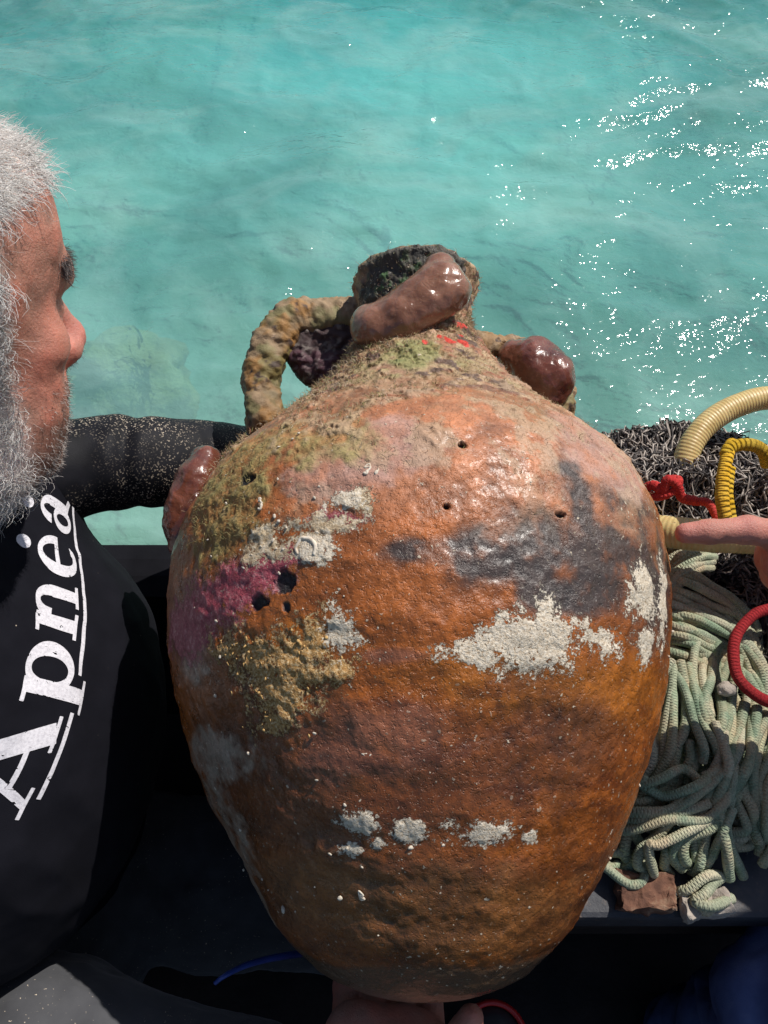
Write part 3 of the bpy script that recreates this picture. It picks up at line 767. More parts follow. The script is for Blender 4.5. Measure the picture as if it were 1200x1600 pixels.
for k, (th0, t0, rr, turn, rad) in enumerate([(-23.4, .2655, .0085, 4.3, .0015), (-13.5, .150, .004, 2.0, .0006), (27, .147, .0045, 1.4, .0007), (-12, .315, .006, 1.6, .0008), (-20, .075, .006, 1.2, .0007), (18, .185, .004, 2.6, .0005), (-35, .3, .006, 1.8, .0008)]):
    n = Jn(th0, t0); p = J(th0, t0); e1 = np.cross(n, AX); e1 /= np.linalg.norm(e1); e2 = np.cross(n, e1)
    ph = rng.uniform(0, 6) if k else 2.6
    pts = [p + n * rad * 0.5 + rr * (1 - 0.06 * i) * (math.cos(ph + turn * i / 9) * e1 + math.sin(ph + turn * i / 9) * e2) + (rng.normal() * e1 + rng.normal() * e2) * rr * (0.22 if k else 0.05) for i in range(10)]
    link("worm_tube", tube_mesh("worm_tube", smooth_path(pts, 40), np.linspace(rad, rad * 0.6, 40), MSHELL, 8), amphora)

# short fuzzy turf on shoulder, neck and handles (uncountable)
def jar_turf():
    n = 26000
    th = rng.uniform(-110, 110, n); t = np.concatenate([rng.uniform(0.36, 0.54, n * 2 // 3), rng.uniform(0.28, 0.40, n - n * 2 // 3)])
    ar = np.radians(th); r = prof(t)
    S = np.stack([r * np.sin(ar), r * np.cos(ar), t], 1)
    keep = (fbm(S, 34, 3, 6) + 0.35 * rng.normal(size=n) + (t - 0.385) * 9) > 0.15
    keep |= (((th + 46) / 13) ** 2 + ((t - .31) / .04) ** 2 < 1) & (rng.random(n) < 0.6)
    keep &= ((t < 0.50) | (rng.random(n) < 0.12))
    th, t, ar, r = th[keep], t[keep], ar[keep], r[keep]
    dr = (prof(t + 1e-3) - prof(t - 1e-3)) / 2e-3
    rad = np.sin(ar)[:, None] * RV + np.cos(ar)[:, None] * NX
    N = rad - dr[:, None] * AX; N /= np.linalg.norm(N, axis=1)[:, None]
    P = JO + t[:, None] * AX + r[:, None] * rad
    Dv = N * 0.7 + rng.normal(size=P.shape) * 0.75; Dv /= np.linalg.norm(Dv, axis=1)[:, None]
    k = rng.random(len(P))[:, None]
    col = np.where(k < 0.55, np.array([[0.46, 0.33, 0.19]]), np.where(k < 0.75, np.array([[0.27, 0.27, 0.09]]), np.where(k < 0.88, np.array([[0.33, 0.13, 0.07]]), np.array([[0.60, 0.50, 0.36]]))))
    ol = (((th + 46) / 16) ** 2 + ((t - .31) / .05) ** 2 < 1)[:, None]
    col = np.where(ol, np.array([[0.36, 0.30, 0.12]]), col) * rng.uniform(0.7, 1.2, (len(P), 1))
    o = link("algal_turf", fibres("algal_turf", P, Dv, rng.uniform(0.0018, 0.0050, len(P)), 0.00028, MCRUST, 0.5, 2, col), amphora)
    o["kind"] = "stuff"
jar_turf()

# ================================================================== SEA SQUIRTS clinging to the jar
TUN_A = [(0.15, 0.062, 0.034), (0.25, 0.115, 0.068), (0.36, 0.185, 0.12)]; TUN_B = [(0.075, 0.020, 0.011), (0.17, 0.055, 0.032), (0.27, 0.10, 0.065)]
def squirt(prims, label, seed, tun=TUN_B, h=0.0016):
    m = Mat("sea_squirt_tunic")
    f = m.noise(45, 4, 0.6); g = m.noise(420, 3, 0.6)
    c = m.ramp(f, [(0.3, tun[0]), (0.55, tun[1]), (0.75, tun[2])])
    m.base(m.mix(m.math('MULTIPLY', m.ramp(g, [(0.64, (0, 0, 0)), (0.72, (1, 1, 1))]), 0.4), c, (0.48, 0.30, 0.21)))
    m.set(Roughness=0.24); m.b.inputs["Subsurface Weight"].default_value = 0.35; m.b.inputs["Subsurface Radius"].default_value = (0.012, 0.004, 0.002); m.b.inputs["Subsurface Scale"].default_value = 0.5
    m.b.inputs["Coat Weight"].default_value = 0.6; m.b.inputs["Coat Roughness"].default_value = 0.22
    m.normal(m.bump(m.noise(300, 3, 0.6), 0.35, 0.0008, m.bump(m.noise(70, 4, 0.55, dist=0.8), 0.5, 0.0035)))
    pts = np.array([p for p, r in prims]); R = max(r for p, r in prims) + 0.025
    F_ = Field(pts.min(0) - R, pts.max(0) + R, h)
    for i, (p, r) in enumerate(prims):
        if i == 0: F_.ell(p, (r, r, r), k=0.004)
        else: F_.cap(prims[i - 1][0], p, prims[i - 1][1], r, 0.012)
    V, F = F_.mesh(); N = normals(V, F)
    V = V + N * (0.0028 * fbm(V, 26, 3, seed) + 0.0010 * fbm(V, 95, 3, seed + 2))[:, None]
    o = link("sea_squirt", np_mesh("sea_squirt", V, F, m.m))
    return tag(o, label, "sea squirt", "sea squirts on the jar")
squirt([(W(592, 512, 0.652), 0.0185), (W(632, 493, 0.646), 0.0195), (W(668, 468, 0.644), 0.0195), (W(692, 452, 0.646), 0.0180), (W(688, 422, 0.652), 0.0125)],
       "long bent glossy brown sea squirt across the jar's neck", 3, TUN_A)
squirt([(W(802, 560, 0.722), 0.0130), (W(830, 568, 0.712), 0.0200), (W(852, 592, 0.706), 0.0205), (W(862, 620, 0.705), 0.0130)],
       "round red-brown sea squirt covering the jar's right handle", 5)
squirt([(W(322, 722, 0.648), 0.0100), (W(308, 750, 0.640), 0.0150), (W(296, 790, 0.636), 0.0170), (W(288, 828, 0.634), 0.0140), (W(283, 852, 0.634), 0.0090)],
       "dark brown sea squirt on the jar's left shoulder below the sleeve", 8)

# ================================================================== THE MAN (left): one continuous body, clothes and hair as children
def nz(v): v = np.asarray(v, float); return v / np.linalg.norm(v)
HU = nz(0.10 * RV + 0.868 * UV_ - 0.486 * FV); HF = 0.51 * RV + 0.37 * UV_ + 0.775 * FV; HF = nz(HF - HU * (HF @ HU)); HL = np.cross(HU, HF)
HM = np.stack([HF, HL, HU], 1)
HC = W(120, 524, 0.578) - 0.128 * HF + 0.030 * HU
def H(x, y, z): return HC + HM @ np.array([x, y, z])
man = empty("person", K(-0.35, 0.2, -1.15))
tag(man, "grey-bearded man in a black printed shirt steadying the jar at left", "person")

LSH = K(-0.335, 0.405, -0.555); RSH = K(-0.37, 0.07, -0.56)
ARM = [LSH, K(-0.255, 0.450, -0.572), W(250, 722, 0.745), W(400, 728, 0.80), W(520, 752, 0.855)]
ARM_R = [0.046, 0.040, 0.038, 0.036, 0.030]
RARM = [RSH, K(-0.43, -0.06, -0.70), K(-0.40, -0.19, -0.80), K(-0.18, -0.20, -0.80), K(0.0, -0.075, -0.765)]
RARM_R = [0.055, 0.050, 0.043, 0.042, 0.029]
def torso(f, g):
    f.ell(K(-0.33, 0.245, -0.67), np.array([0.135, 0.185, 0.165]) + g, k=0.05)
    f.ell(K(-0.385, 0.255, -0.86), np.array([0.125, 0.150, 0.20]) + g, k=0.06)
    f.cap(LSH, RSH, 0.062 + g, 0.064 + g, 0.05)
    f.cap(K(-0.36, 0.24, -0.54), K(-0.335, 0.262, -0.45), 0.075 + g, 0.056 + g, 0.05)
def thighs(f, g):
    f.ell(K(-0.40, 0.16, -1.02), np.array([0.14, 0.18, 0.11]) + g, k=0.05)
    f.chain([K(-0.45, 0.06, -0.93), K(-0.26, -0.002, -0.785), K(-0.11, -0.028, -0.775)], [0.088 + g, 0.084 + g, 0.066 + g], 0.03)
    f.chain([K(-0.11, -0.028, -0.775), K(-0.07, -0.05, -1.10)], [0.060 + g, 0.045 + g], 0.03)
    f.chain([K(-0.42, 0.24, -1.02), K(-0.20, 0.20, -1.035), K(0.02, 0.17, -1.04)], [0.085 + g, 0.078 + g, 0.06 + g], 0.03)
    f.chain([K(0.02, 0.17, -1.04), K(-0.04, 0.22, -1.10)], [0.055 + g, 0.045 + g], 0.03)

def make_man():
    f = Field(K(-0.58, -0.27, -1.14), K(0.14, 0.66, -0.10), 0.0032)
    torso(f, -0.022); thighs(f, -0.018)
    f.chain(list(smooth_path(ARM, 14)), list(np.interp(np.linspace(0, 1, 14), np.linspace(0, 1, len(ARM_R)), np.array(ARM_R) - 0.010)), 0.004); f.chain(RARM, np.array(RARM_R) - 0.010, 0.02)
    # head
    E = lambda c, r, k=0.02, sub=False: f.ell(H(*c), r, HM, k, sub)
    f.cap(H(-0.025, 0, -0.06), K(-0.345, 0.255, -0.48), 0.058, 0.060, 0.04)
    E((-0.012, 0, 0.045), (0.098, 0.077, 0.088))
    E((0.040, 0, -0.020), (0.052, 0.056, 0.085), 0.025)
    E((0.030, 0, -0.078), (0.055, 0.055, 0.042), 0.03)
    E((0.074, 0, -0.098), (0.022, 0.028, 0.022), 0.02)
    E((0.070, 0, 0.055), (0.022, 0.050, 0.045), 0.03)
    f.cap(H(0.085, 0.034, 0.027), H(0.085, -0.034, 0.027), 0.0125, 0.0125, 0.014)
    for s in (-1, 1):
        E((0.064, s * 0.042, -0.012), (0.016, 0.017, 0.014), 0.02)
        E((0.094, s * 0.033, 0.006), (0.017, 0.018, 0.012), 0.008, True)
        E((0.078, s * 0.032, 0.006), (0.0125, 0.0125, 0.0125), 0.004)
        E((0.052, s * 0.041, -0.052), (0.022, 0.016, 0.026), 0.02)
        E((-0.032, s * 0.075, -0.004), (0.016, 0.008, 0.028), 0.008)
        E((0.107, s * 0.0135, -0.033), (0.012, 0.0085, 0.009), 0.005)
    f.cap(H(0.092, 0, 0.022), H(0.118, 0, -0.026), 0.0085, 0.0115, 0.010)
    E((0.1185, 0, -0.029), (0.0115, 0.0115, 0.0105), 0.008)
    E((0.090, 0, -0.052), (0.016, 0.026, 0.014), 0.012)
    E((0.099, 0, -0.060), (0.009, 0.021, 0.0055), 0.005)
    E((0.097, 0, -0.071), (0.009, 0.018, 0.006), 0.005)
    # right hand under the foot of the jar, palm up
    palm = K(0.012, 0.012, -0.728)
    f.cap(RARM[-1], palm, 0.027, 0.024, 0.02)
    f.ell(palm, (0.046, 0.045, 0.020), k=0.015); f.ell(K(-0.02, 0.03, -0.722), (0.026, 0.03, 0.018), k=0.012)
    for q, (x, l) in enumerate([(-0.030, .85), (-0.008, .97), (0.014, 1.0), (0.036, .92)]):
        f.chain([K(x, 0.035, -0.735), K(x, 0.062 + 0.01 * l, -0.752), K(x * 0.95, 0.085 + .015 * l, -0.765), K(x * 0.9, 0.10 + 0.012 * l, -0.768)], [0.0105, 0.0098, 0.009, 0.0078], 0.005)
    f.chain([K(0.034, 0.000, -0.732), K(0.048, 0.018, -0.716), K(0.057, 0.034, -0.703), K(0.062, 0.045, -0.694)], [0.017, 0.0135, 0.0115, 0.0095], 0.008)
    # left hand spread against the underside of the jar's shoulder
    lp = W(575, 770, 0.885); ax_ = nz(lp - ARM[-1])
    f.cap(ARM[-1], lp, 0.026, 0.030, 0.02)
    for q in range(4):
        o_ = (q - 1.5) * 0.021 * UV_
        f.chain([lp + o_, lp + o_ + 0.05 * ax_, lp + o_ * 1.15 + 0.075 * ax_ + 0.012 * RV, lp + o_ * 1.2 + 0.095 * ax_ + 0.008 * RV], [0.0115, 0.0098, 0.009, 0.0078], 0.005)
    f.chain([lp + 0.02 * UV_ - 0.02 * ax_, lp + 0.055 * UV_ + 0.0 * ax_, lp + 0.075 * UV_ + 0.02 * ax_], [0.014, 0.012, 0.009], 0.006)
    V, F = f.mesh(); N = normals(V, F)
    q = (V - HC) @ HM
    hd = (q[:, 2] > -0.17)
    n1 = fbm(V, 60, 4, 81); n2 = fbm(V, 190, 3, 82)
    V = V + N * (0.0009 * n1 + 0.0004 * n2)[:, None] * hd[:, None]
    c = np.tile(np.array([0.50, 0.215, 0.150]), (len(V), 1))
    c *= (1 + 0.18 * n1 + 0.16 * n2)[:, None]; c *= 1 + np.stack([0 * n1, -0.22 * n1, -0.26 * n1], 1)
    lp_ = lambda c, b, m: c + (np.array(b) - c) * m[:, None]
    nose = np.exp(-(((q - np.array([0.118, 0, -0.028])) / np.array([0.022, 0.02, 0.022])) ** 2).sum(1))
    c = lp_(c, (0.62, 0.19, 0.155), nose * 0.85)
    ck = np.exp(-(((q - np.array([0.07, -0.05, -0.01])) / 0.03) ** 2).sum(1)); c = lp_(c, (0.56, 0.20, 0.14), ck * 0.5)
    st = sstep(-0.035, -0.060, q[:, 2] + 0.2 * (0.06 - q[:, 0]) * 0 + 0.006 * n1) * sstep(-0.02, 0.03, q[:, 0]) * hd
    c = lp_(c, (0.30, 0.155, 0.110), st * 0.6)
    lip = np.exp(-(((q - np.array([0.102, 0, -0.065])) / np.array([0.012, 0.02, 0.008])) ** 2).sum(1)); c = lp_(c, (0.42, 0.12, 0.10), lip * 0.8)
    sc_ = hairmask(q); c = lp_(c, (0.66, 0.56, 0.51), sc_ * 0.85)
    m = Mat("sunburnt_skin"); m.base(m.attr("Col").outputs["Color"]); m.set(Roughness=0.46)
    m.b.inputs["Subsurface Weight"].default_value = 0.25; m.b.inputs["Subsurface Radius"].default_value = (0.010, 0.0035, 0.002); m.b.inputs["Subsurface Scale"].default_value = 0.5
    b1 = m.bump(m.noise(520, 5, 0.7), 0.8, 0.0010); b1 = m.bump(m.noise(110, 5, 0.65), 0.28, 0.0018, b1); m.normal(b1)
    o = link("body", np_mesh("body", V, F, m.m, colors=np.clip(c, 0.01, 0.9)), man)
    return V, F, N, q, m.m

def hairmask(q):
    x, y, z = q[:, 0], q[:, 1], q[:, 2]
    top = sstep(0.068, 0.082, z - 0.25 * (x - 0.05).clip(0, 1) + 0.35 * (0.055 - x).clip(0, 0.2))
    side = sstep(0.036, 0.020, x + 0.10 * (z - 0.0)) * sstep(-0.13, -0.10, z)
    return np.maximum(top, side)
MV, MF, MN, MQ, MSKIN = make_man()

def grow_hair():
    hm = Mat("grey_hair"); hm.base(hm.attr("Col").outputs["Color"]); hm.set(Roughness=0.42)
    hm.b.inputs["Specular IOR Level"].default_value = 0.5
    tri = MV[MF]; area = np.linalg.norm(np.cross(tri[:, 2] - tri[:, 0], tri[:, 3] - tri[:, 1]), axis=1)
    fc = MQ[MF].mean(1)
    def sample(w, n):
        w = w * area; p = w / w.sum(); i = rng.choice(len(MF), n, p=p)
        a, b = rng.random((n, 1)), rng.random((n, 1)); Q = MV[MF[i]]
        P = Q[:, 0] * (1 - a) * (1 - b) + Q[:, 1] * a * (1 - b) + Q[:, 2] * a * b + Q[:, 3] * (1 - a) * b
        return P, MN[MF[i, 0]], (P - HC) @ HM
    near = (fc[:, 1] < 0.03)
    # hair of the head
    w = hairmask(fc) * (fc[:, 2] > -0.055) * near * (fc[:, 0] > -0.07)
    P, N, q = sample(w, 12000)
    flow = np.where(q[:, 2:3] > 0.070, np.array([[0.75, -0.25, -0.1]]), np.array([[-0.25, 0, -0.75]])) @ HM.T
    Dv = N * 0.24 + flow + 0.55 * np.stack([fbm(P, 70, 2, 301 + k_) for k_ in range(3)], 1) + rng.normal(size=P.shape) * 0.18; Dv /= np.linalg.norm(Dv, axis=1)[:, None]
    top = sstep(0.03, 0.10, q[:, 2])
    g = rng.uniform(0.35, 1.0, len(P))
    col = (np.array([[0.60, 0.54, 0.50]]) * (1 - g[:, None]) + np.array([[0.93, 0.91, 0.88]]) * g[:, None]) * (0.78 + 0.22 * top[:, None])  # greyer at the temples; crown lightened in the colour as if sunlit
    ln = rng.uniform(0.006, 0.015, len(P)) * (0.9 + 0.4 * top)
    link("hair", fibres("hair", P - N * 0.0005, Dv, ln, 0.00030, hm.m, 0.20 + 0.5 * (1 - top), 5, col), man)
    # beard: curly grey on the cheek, stubble on chin and lip
    x, y, z = fc.T
    jaw = sstep(-0.030, -0.055, z - 0.25 * (0.02 - x).clip(0, 1)) * (z > -0.150)
    full = jaw * sstep(0.058, 0.030, x + 0.3 * (z + 0.10).clip(0, 1)) + sstep(0.034, 0.018, x) * (z < 0.0) * (z > -0.15)
    P, N, q = sample(np.clip(full, 0, 1) * near * (x > -0.05), 4600)
    Dv = N * 0.34 + (np.array([[0.15, 0, -0.6]]) @ HM.T) + 0.6 * np.stack([fbm(P, 90, 2, 311 + k_) for k_ in range(3)], 1) + rng.normal(size=P.shape) * 0.25; Dv /= np.linalg.norm(Dv, axis=1)[:, None]
    g = rng.uniform(0, 1, len(P))[:, None]
    col = np.array([[0.62, 0.55, 0.51]]) * (1 - g) + np.array([[0.95, 0.93, 0.90]]) * g
    link("beard", fibres("beard", P - N * 0.0005, Dv, rng.uniform(0.004, 0.0105, len(P)), 0.00024, hm.m, 0.75, 6, col), man)
    stub = jaw * sstep(0.035, 0.06, x) * (x < 0.12) + ((z < -0.040) & (z > -0.058) & (x > 0.06)) * 0.6
    P, N, q = sample(np.clip(stub, 0, 1) * (fc[:, 1] < 0.05), 3000)
    Dv = N * 0.8 + (np.array([[0.15, 0, -0.45]]) @ HM.T) + rng.normal(size=P.shape) * 0.3; Dv /= np.linalg.norm(Dv, axis=1)[:, None]
    g = (rng.uniform(0, 1, len(P)) > 0.6)[:, None]
    col = np.where(g, np.array([[0.62, 0.55, 0.50]]), np.array([[0.14, 0.085, 0.065]]))
    link("stubble", fibres("stubble", P, Dv, rng.uniform(0.0018, 0.0050, len(P)), 0.00016, hm.m, 0.2, 2, col), man)
    for s in (-1, 1):
        n = 700
        u = rng.uniform(0, 1, n); P0 = np.stack([0.098 - 0.020 * u ** 2 + rng.normal(size=n) * 0.001, s * (0.010 + 0.042 * u), 0.030 + 0.006 * np.sin(u * 2.6) + rng.normal(size=n) * 0.003], 1)
        Pw = HC + P0 @ HM.T
        Dv = (np.stack([0.40 - 0.25 * u, s * (0.6 + 0 * u), 0.25 - 0.7 * u], 1) + rng.normal(size=(n, 3)) * 0.25) @ HM.T; Dv /= np.linalg.norm(Dv, axis=1)[:, None]
        g = rng.random((n, 1)); col = np.array([[0.05, 0.040, 0.036]]) * (1 - g) + np.array([[0.20, 0.17, 0.16]]) * g
        link("eyebrow", fibres("eyebrow", Pw, Dv, rng.uniform(0.005, 0.010, n), 0.00028, hm.m, 0.2, 3, col), man)
grow_hair()

# ---- clothes
def cloth(name, f, mat, wr, seed, parent=man, cols=None):
    V, F = f.mesh(); N = normals(V, F)
    V = V + N * wr(V)[:, None]
    return link(name, np_mesh(name, V, F, mat), parent), V, F

def speckled(name, base, hi, speck=0.5, sscale=260, rough=0.8, weave=1600, thr=0.70, sheen=0.3):
    m = Mat(name); f = m.noise(30, 4)
    c = m.ramp(f, [(0.3, base), (0.7, hi)])
    dens = m.ramp(m.noise(14, 3), [(0.42, (0, 0, 0)), (0.62, (1, 1, 1))])
    sp_ = m.ramp(m.noise(sscale, 2, 0.5), [(thr, (0, 0, 0)), (thr + 0.03, (1, 1, 1))])
    m.base(m.mix(m.math('MULTIPLY', m.math('MULTIPLY', sp_, dens), speck), c, (0.62, 0.52, 0.40)))
    m.set(Roughness=rough); m.b.inputs["Sheen Weight"].default_value = sheen; m.b.inputs["Specular IOR Level"].default_value = 0.14
    m.normal(m.bump(m.noise(weave, 2, 0.5), 0.35, 0.0005)); return m.m
MSHIRT = speckled("navy_black_jersey", (0.0045, 0.0045, 0.0075), (0.008, 0.008, 0.0125), 0.7, 300, 0.9, 1800, 0.76, 0.0)
MNEO = speckled("sandy_neoprene", (0.006, 0.006, 0.008), (0.014, 0.014, 0.018), 0.95, 620, 0.6, 1500, 0.60, 0.0)
MNEO2 = speckled("grey_neoprene", (0.048, 0.049, 0.055), (0.080, 0.081, 0.088), 0.95, 460, 0.75, 1500, 0.70, 0.2)

f = Field(K(-0.60, -0.14, -1.08), K(-0.10, 0.62, -0.36), 0.004)
torso(f, 0.006)
f.chain([RSH, K(-0.395, 0.0, -0.68)], [0.066, 0.066], 0.03)
f.cap(K(-0.34, 0.258, -0.47), K(-0.325, 0.27, -0.40), 0.058, 0.058, 0.004, True)
def shirt_wr(V):
    q = (V - K(-0.3, 0.2, -0.6))
    return 0.0045 * fbm(V, 9, 3, 91) + 0.0022 * (1 - np.abs(fbm(V * np.array([1, 1, 0.45]), 26, 2, 94))) + 0.0022 * np.sin(q[:, 1] * 60 + q[:, 2] * 90 + 3 * fbm(V, 7, 2, 92)) * sstep(-0.70, -0.85, V[:, 2] - CAMZ) + 0.0007 * fbm(V, 40, 3, 93)
shirt, SV, SF = cloth("shirt", f, MSHIRT, shirt_wr, 91)
f = Field(K(-0.62, -0.16, -1.20), K(0.14, 0.42, -0.64), 0.004)
thighs(f, 0.004)
cloth("trousers", f, MNEO2, lambda V: 0.005 * fbm(V, 12, 3, 95) + 0.003 * (1 - np.abs(fbm(V * np.array([0.5, 1, 1]), 26, 2, 99))) + 0.001 * fbm(V, 60, 3, 96), 95)
f = Field(np.minimum.reduce(ARM) - 0.09, np.maximum.reduce(ARM) + 0.09, 0.003)
f.chain(list(smooth_path(ARM, 22)), list(np.interp(np.linspace(0, 1, 22), np.linspace(0, 1, len(ARM_R)), ARM_R)), 0.004)
def sleeve_wr(V):
    x = V[:, 0]; fold = np.exp(-((x + 0.232) / 0.008) ** 2) * 0.0025 - np.exp(-((x + 0.218) / 0.006) ** 2) * 0.0025 + np.exp(-((x + 0.205) / 0.008) ** 2) * 0.002
    return fold * (0.7 + 0.5 * fbm(V, 18, 2, 99)) + 0.0010 * fbm(V, 16, 3, 97) + 0.0007 * (1 - np.abs(fbm(V * np.array([2.2, 1, 1]), 22, 2, 101))) + 0.0005 * fbm(V, 60, 3, 98)
sl_, _, _ = cloth("sleeve", f, MNEO, sleeve_wr, 97)
sl_["label"] = "sandy black wetsuit sleeve reaching behind the jar"
f = Field(np.minimum.reduce(RARM) - 0.09, np.maximum.reduce(RARM) + 0.09, 0.004)
f.chain(RARM[:-1] + [RARM[-1] - nz(RARM[-1] - RARM[-2]) * 0.02], RARM_R, 0.03)
cloth("sleeve", f, MNEO, lambda V: 0.002 * fbm(V, 16, 3, 87), 87)

# ---- lettering printed across the chest
def letters():
    inf = 9.0
    def seg(X, Y, a, b, w0, w1=None):
        w1 = w0 if w1 is None else w1
        ax, ay = a; bx, by = b; dx, dy = bx - ax, by - ay; L2 = dx * dx + dy * dy
        t = ((X - ax) * dx + (Y - ay) * dy) / L2; tc = np.clip(t, 0, 1)
        per = np.abs((X - ax) * dy - (Y - ay) * dx) / math.sqrt(L2) - (w0 + (w1 - w0) * tc) / 2
        along = np.maximum(-t, t - 1) * math.sqrt(L2)
        return np.maximum(per, along)
    def box(X, Y, x0, y0, x1, y1): return np.maximum(np.maximum(x0 - X, X - x1), np.maximum(y0 - Y, Y - y1))
    def bowl(X, Y, cx, cy, rx, ry, ix, iy, a0=None, a1=None, off=0.0):
        o = (np.sqrt(((X - cx) / rx) ** 2 + ((Y - cy) / ry) ** 2) - 1) * min(rx, ry)
        i = (np.sqrt(((X - cx - off) / ix) ** 2 + ((Y - cy) / iy) ** 2) - 1) * min(ix, iy)
        return np.maximum(o, -i)
    nx, ny = 620, 250
    xs = np.linspace(-0.1, 4.35, nx); ys = np.linspace(-0.62, 1.25, ny)
    X, Y = np.meshgrid(xs, ys, indexing='ij')
    D_ = np.full(X.shape, inf); U = lambda d: np.minimum(D_, d)
    # A
    D_ = U(seg(X, Y, (0.14, 0.03), (0.52, 1.0), 0.09)); D_ = U(seg(X, Y, (0.50, 1.0), (0.90, 0.03), 0.22, 0.24)); D_ = U(box(X, Y, 0.26, 0.30, 0.76, 0.37))
    D_ = U(box(X, Y, 0.0, 0.0, 0.32, 0.055)); D_ = U(box(X, Y, 0.68, 0.0, 1.10, 0.055))
    # p
    D_ = U(box(X, Y, 1.27, -0.25, 1.46, 0.68)); D_ = U(box(X, Y, 1.16, 0.62, 1.40, 0.68)); D_ = U(box(X, Y, 1.16, -0.27, 1.58, -0.215))
    D_ = U(np.maximum(bowl(X, Y, 1.62, 0.345, 0.33, 0.36, 0.155, 0.27, off=-0.02), 1.40 - X))
    # n
    D_ = U(box(X, Y, 2.13, 0.0, 2.31, 0.66)); D_ = U(box(X, Y, 2.04, 0.61, 2.27, 0.67)); D_ = U(box(X, Y, 2.05, 0.0, 2.40, 0.055))
    D_ = U(np.maximum(bowl(X, Y, 2.48, 0.42, 0.24, 0.28, 0.085, 0.20), np.maximum(0.42 - Y, 2.25 - X))); D_ = U(box(X, Y, 2.555, 0.0, 2.72, 0.43)); D_ = U(box(X, Y, 2.48, 0.0, 2.81, 0.055))
    # e with a round accent
    e = bowl(X, Y, 3.20, 0.335, 0.31, 0.355, 0.155, 0.275, off=0.02)
    cut = np.minimum.reduce([box(X, Y, 3.22, 0.10, 3.8, 0.33)])
    D_ = U(np.maximum(e, -cut)); D_ = U(box(X, Y, 3.02, 0.33, 3.47, 0.40))
    D_ = U(np.sqrt((X - 3.24) ** 2 + (Y - 0.90) ** 2) - 0.105)
    # a
    D_ = U(box(X, Y, 3.98, 0.06, 4.15, 0.50)); D_ = U(np.maximum(bowl(X, Y, 3.92, 0.44, 0.23, 0.25, 0.08, 0.185), 0.46 - Y)); D_ = U(bowl(X, Y, 3.86, 0.20, 0.21, 0.21, 0.085, 0.14))
    D_ = U(seg(X, Y, (4.06, 0.10), (4.26, 0.02), 0.09)); D_ = U(np.sqrt((X - 3.86) ** 2 + (Y - 0.90) ** 2) - 0.09)
    # double underline, broken by the tail of the p
    ul = np.minimum(box(X, Y, 0.22, -0.155, 1.16, -0.09), box(X, Y, 1.62, -0.155, 4.26, -0.09))
    D_ = np.minimum(D_, ul)
    # cracked print
    P3 = np.stack([X.ravel(), Y.ravel(), 0 * X.ravel()], 1)
    cr = np.abs(fbm(P3 * np.array([1.0, 0.35, 1]), 9, 3, 44)).reshape(X.shape)
    D_ = np.maximum(D_, 0.016 - cr * 0.7 - 0.004)
    # clip each grid cell by the outline
    verts = {}; VL = []; faces = []
    def vid(key, p):
        if key not in verts: verts[key] = len(VL); VL.append(p)
        return verts[key]
    ins = D_ < 0
    any_ = ins[:-1, :-1] | ins[1:, :-1] | ins[1:, 1:] | ins[:-1, 1:]
    for i, j in np.argwhere(any_):
        cor = [(i, j), (i + 1, j), (i + 1, j + 1), (i, j + 1)]; poly = []
        for k in range(4):
            a, b = cor[k], cor[(k + 1) % 4]; da, db = D_[a], D_[b]
            if da < 0: poly.append(vid(a, (xs[a[0]], ys[a[1]])))
            if (da < 0) != (db < 0):
                t = da / (da - db); kk = (a, b) if a < b else (b, a)
                poly.append(vid(kk, (xs[a[0]] + t * (xs[b[0]] - xs[a[0]]), ys[a[1]] + t * (ys[b[1]] - ys[a[1]]))))
        if len(poly) >= 3: faces.append(tuple(poly))
    return np.array(VL), faces

def print_shirt():
    L2, faces = letters()
    bvh = BVHTree.FromPolygons([tuple(v) for v in SV], [tuple(int(k) for k in q) for q in SF])
    # baseline runs across the chest from his right to his left; letters stand up towards the collar
    def hit(p, dr):
        h = bvh.ray_cast(Vector(tuple(p)), Vector(tuple(dr))); return np.array(h[0]), np.array(h[1])
    a = W(66, 1262, 0.40); b = W(119, 800, 0.40)
    A_, nA = hit(a, nz(a - C0)); B_, nB = hit(b, nz(b - C0))
    mid = (A_ + B_) / 2; ex = nz(B_ - A_); size = np.linalg.norm(B_ - A_) / 4.1
    n = nz(nA + nB); n = nz(n - ex * (n @ ex)); up = np.cross(n, ex)
    out = []; nr = []
    for (x, y) in L2:
        p = A_ + ex * ((x - 0.15) * size) + up * (y * size * 0.80 + 0.012) + n * 0.12
        h = bvh.ray_cast(Vector(tuple(p)), Vector(tuple(-n)))
        q = (np.array(h[0]) + np.array(h[1]) * 0.0007) if h[0] is not None else p - n * 0.12
        out.append(q)
    m = Mat("white_print"); f = m.noise(500, 4, 0.6)
    m.base(m.ramp(f, [(0.3, (0.52, 0.50, 0.54)), (0.6, (0.72, 0.70, 0.74))])); m.set(Roughness=0.6); m.normal(m.bump(m.noise(800, 3), 0.4, 0.0005))
    o = link("lettering", np_mesh("lettering", np.array(out), faces, m.m), man)
    o["label"] = "white serif lettering across the black shirt"
print_shirt()

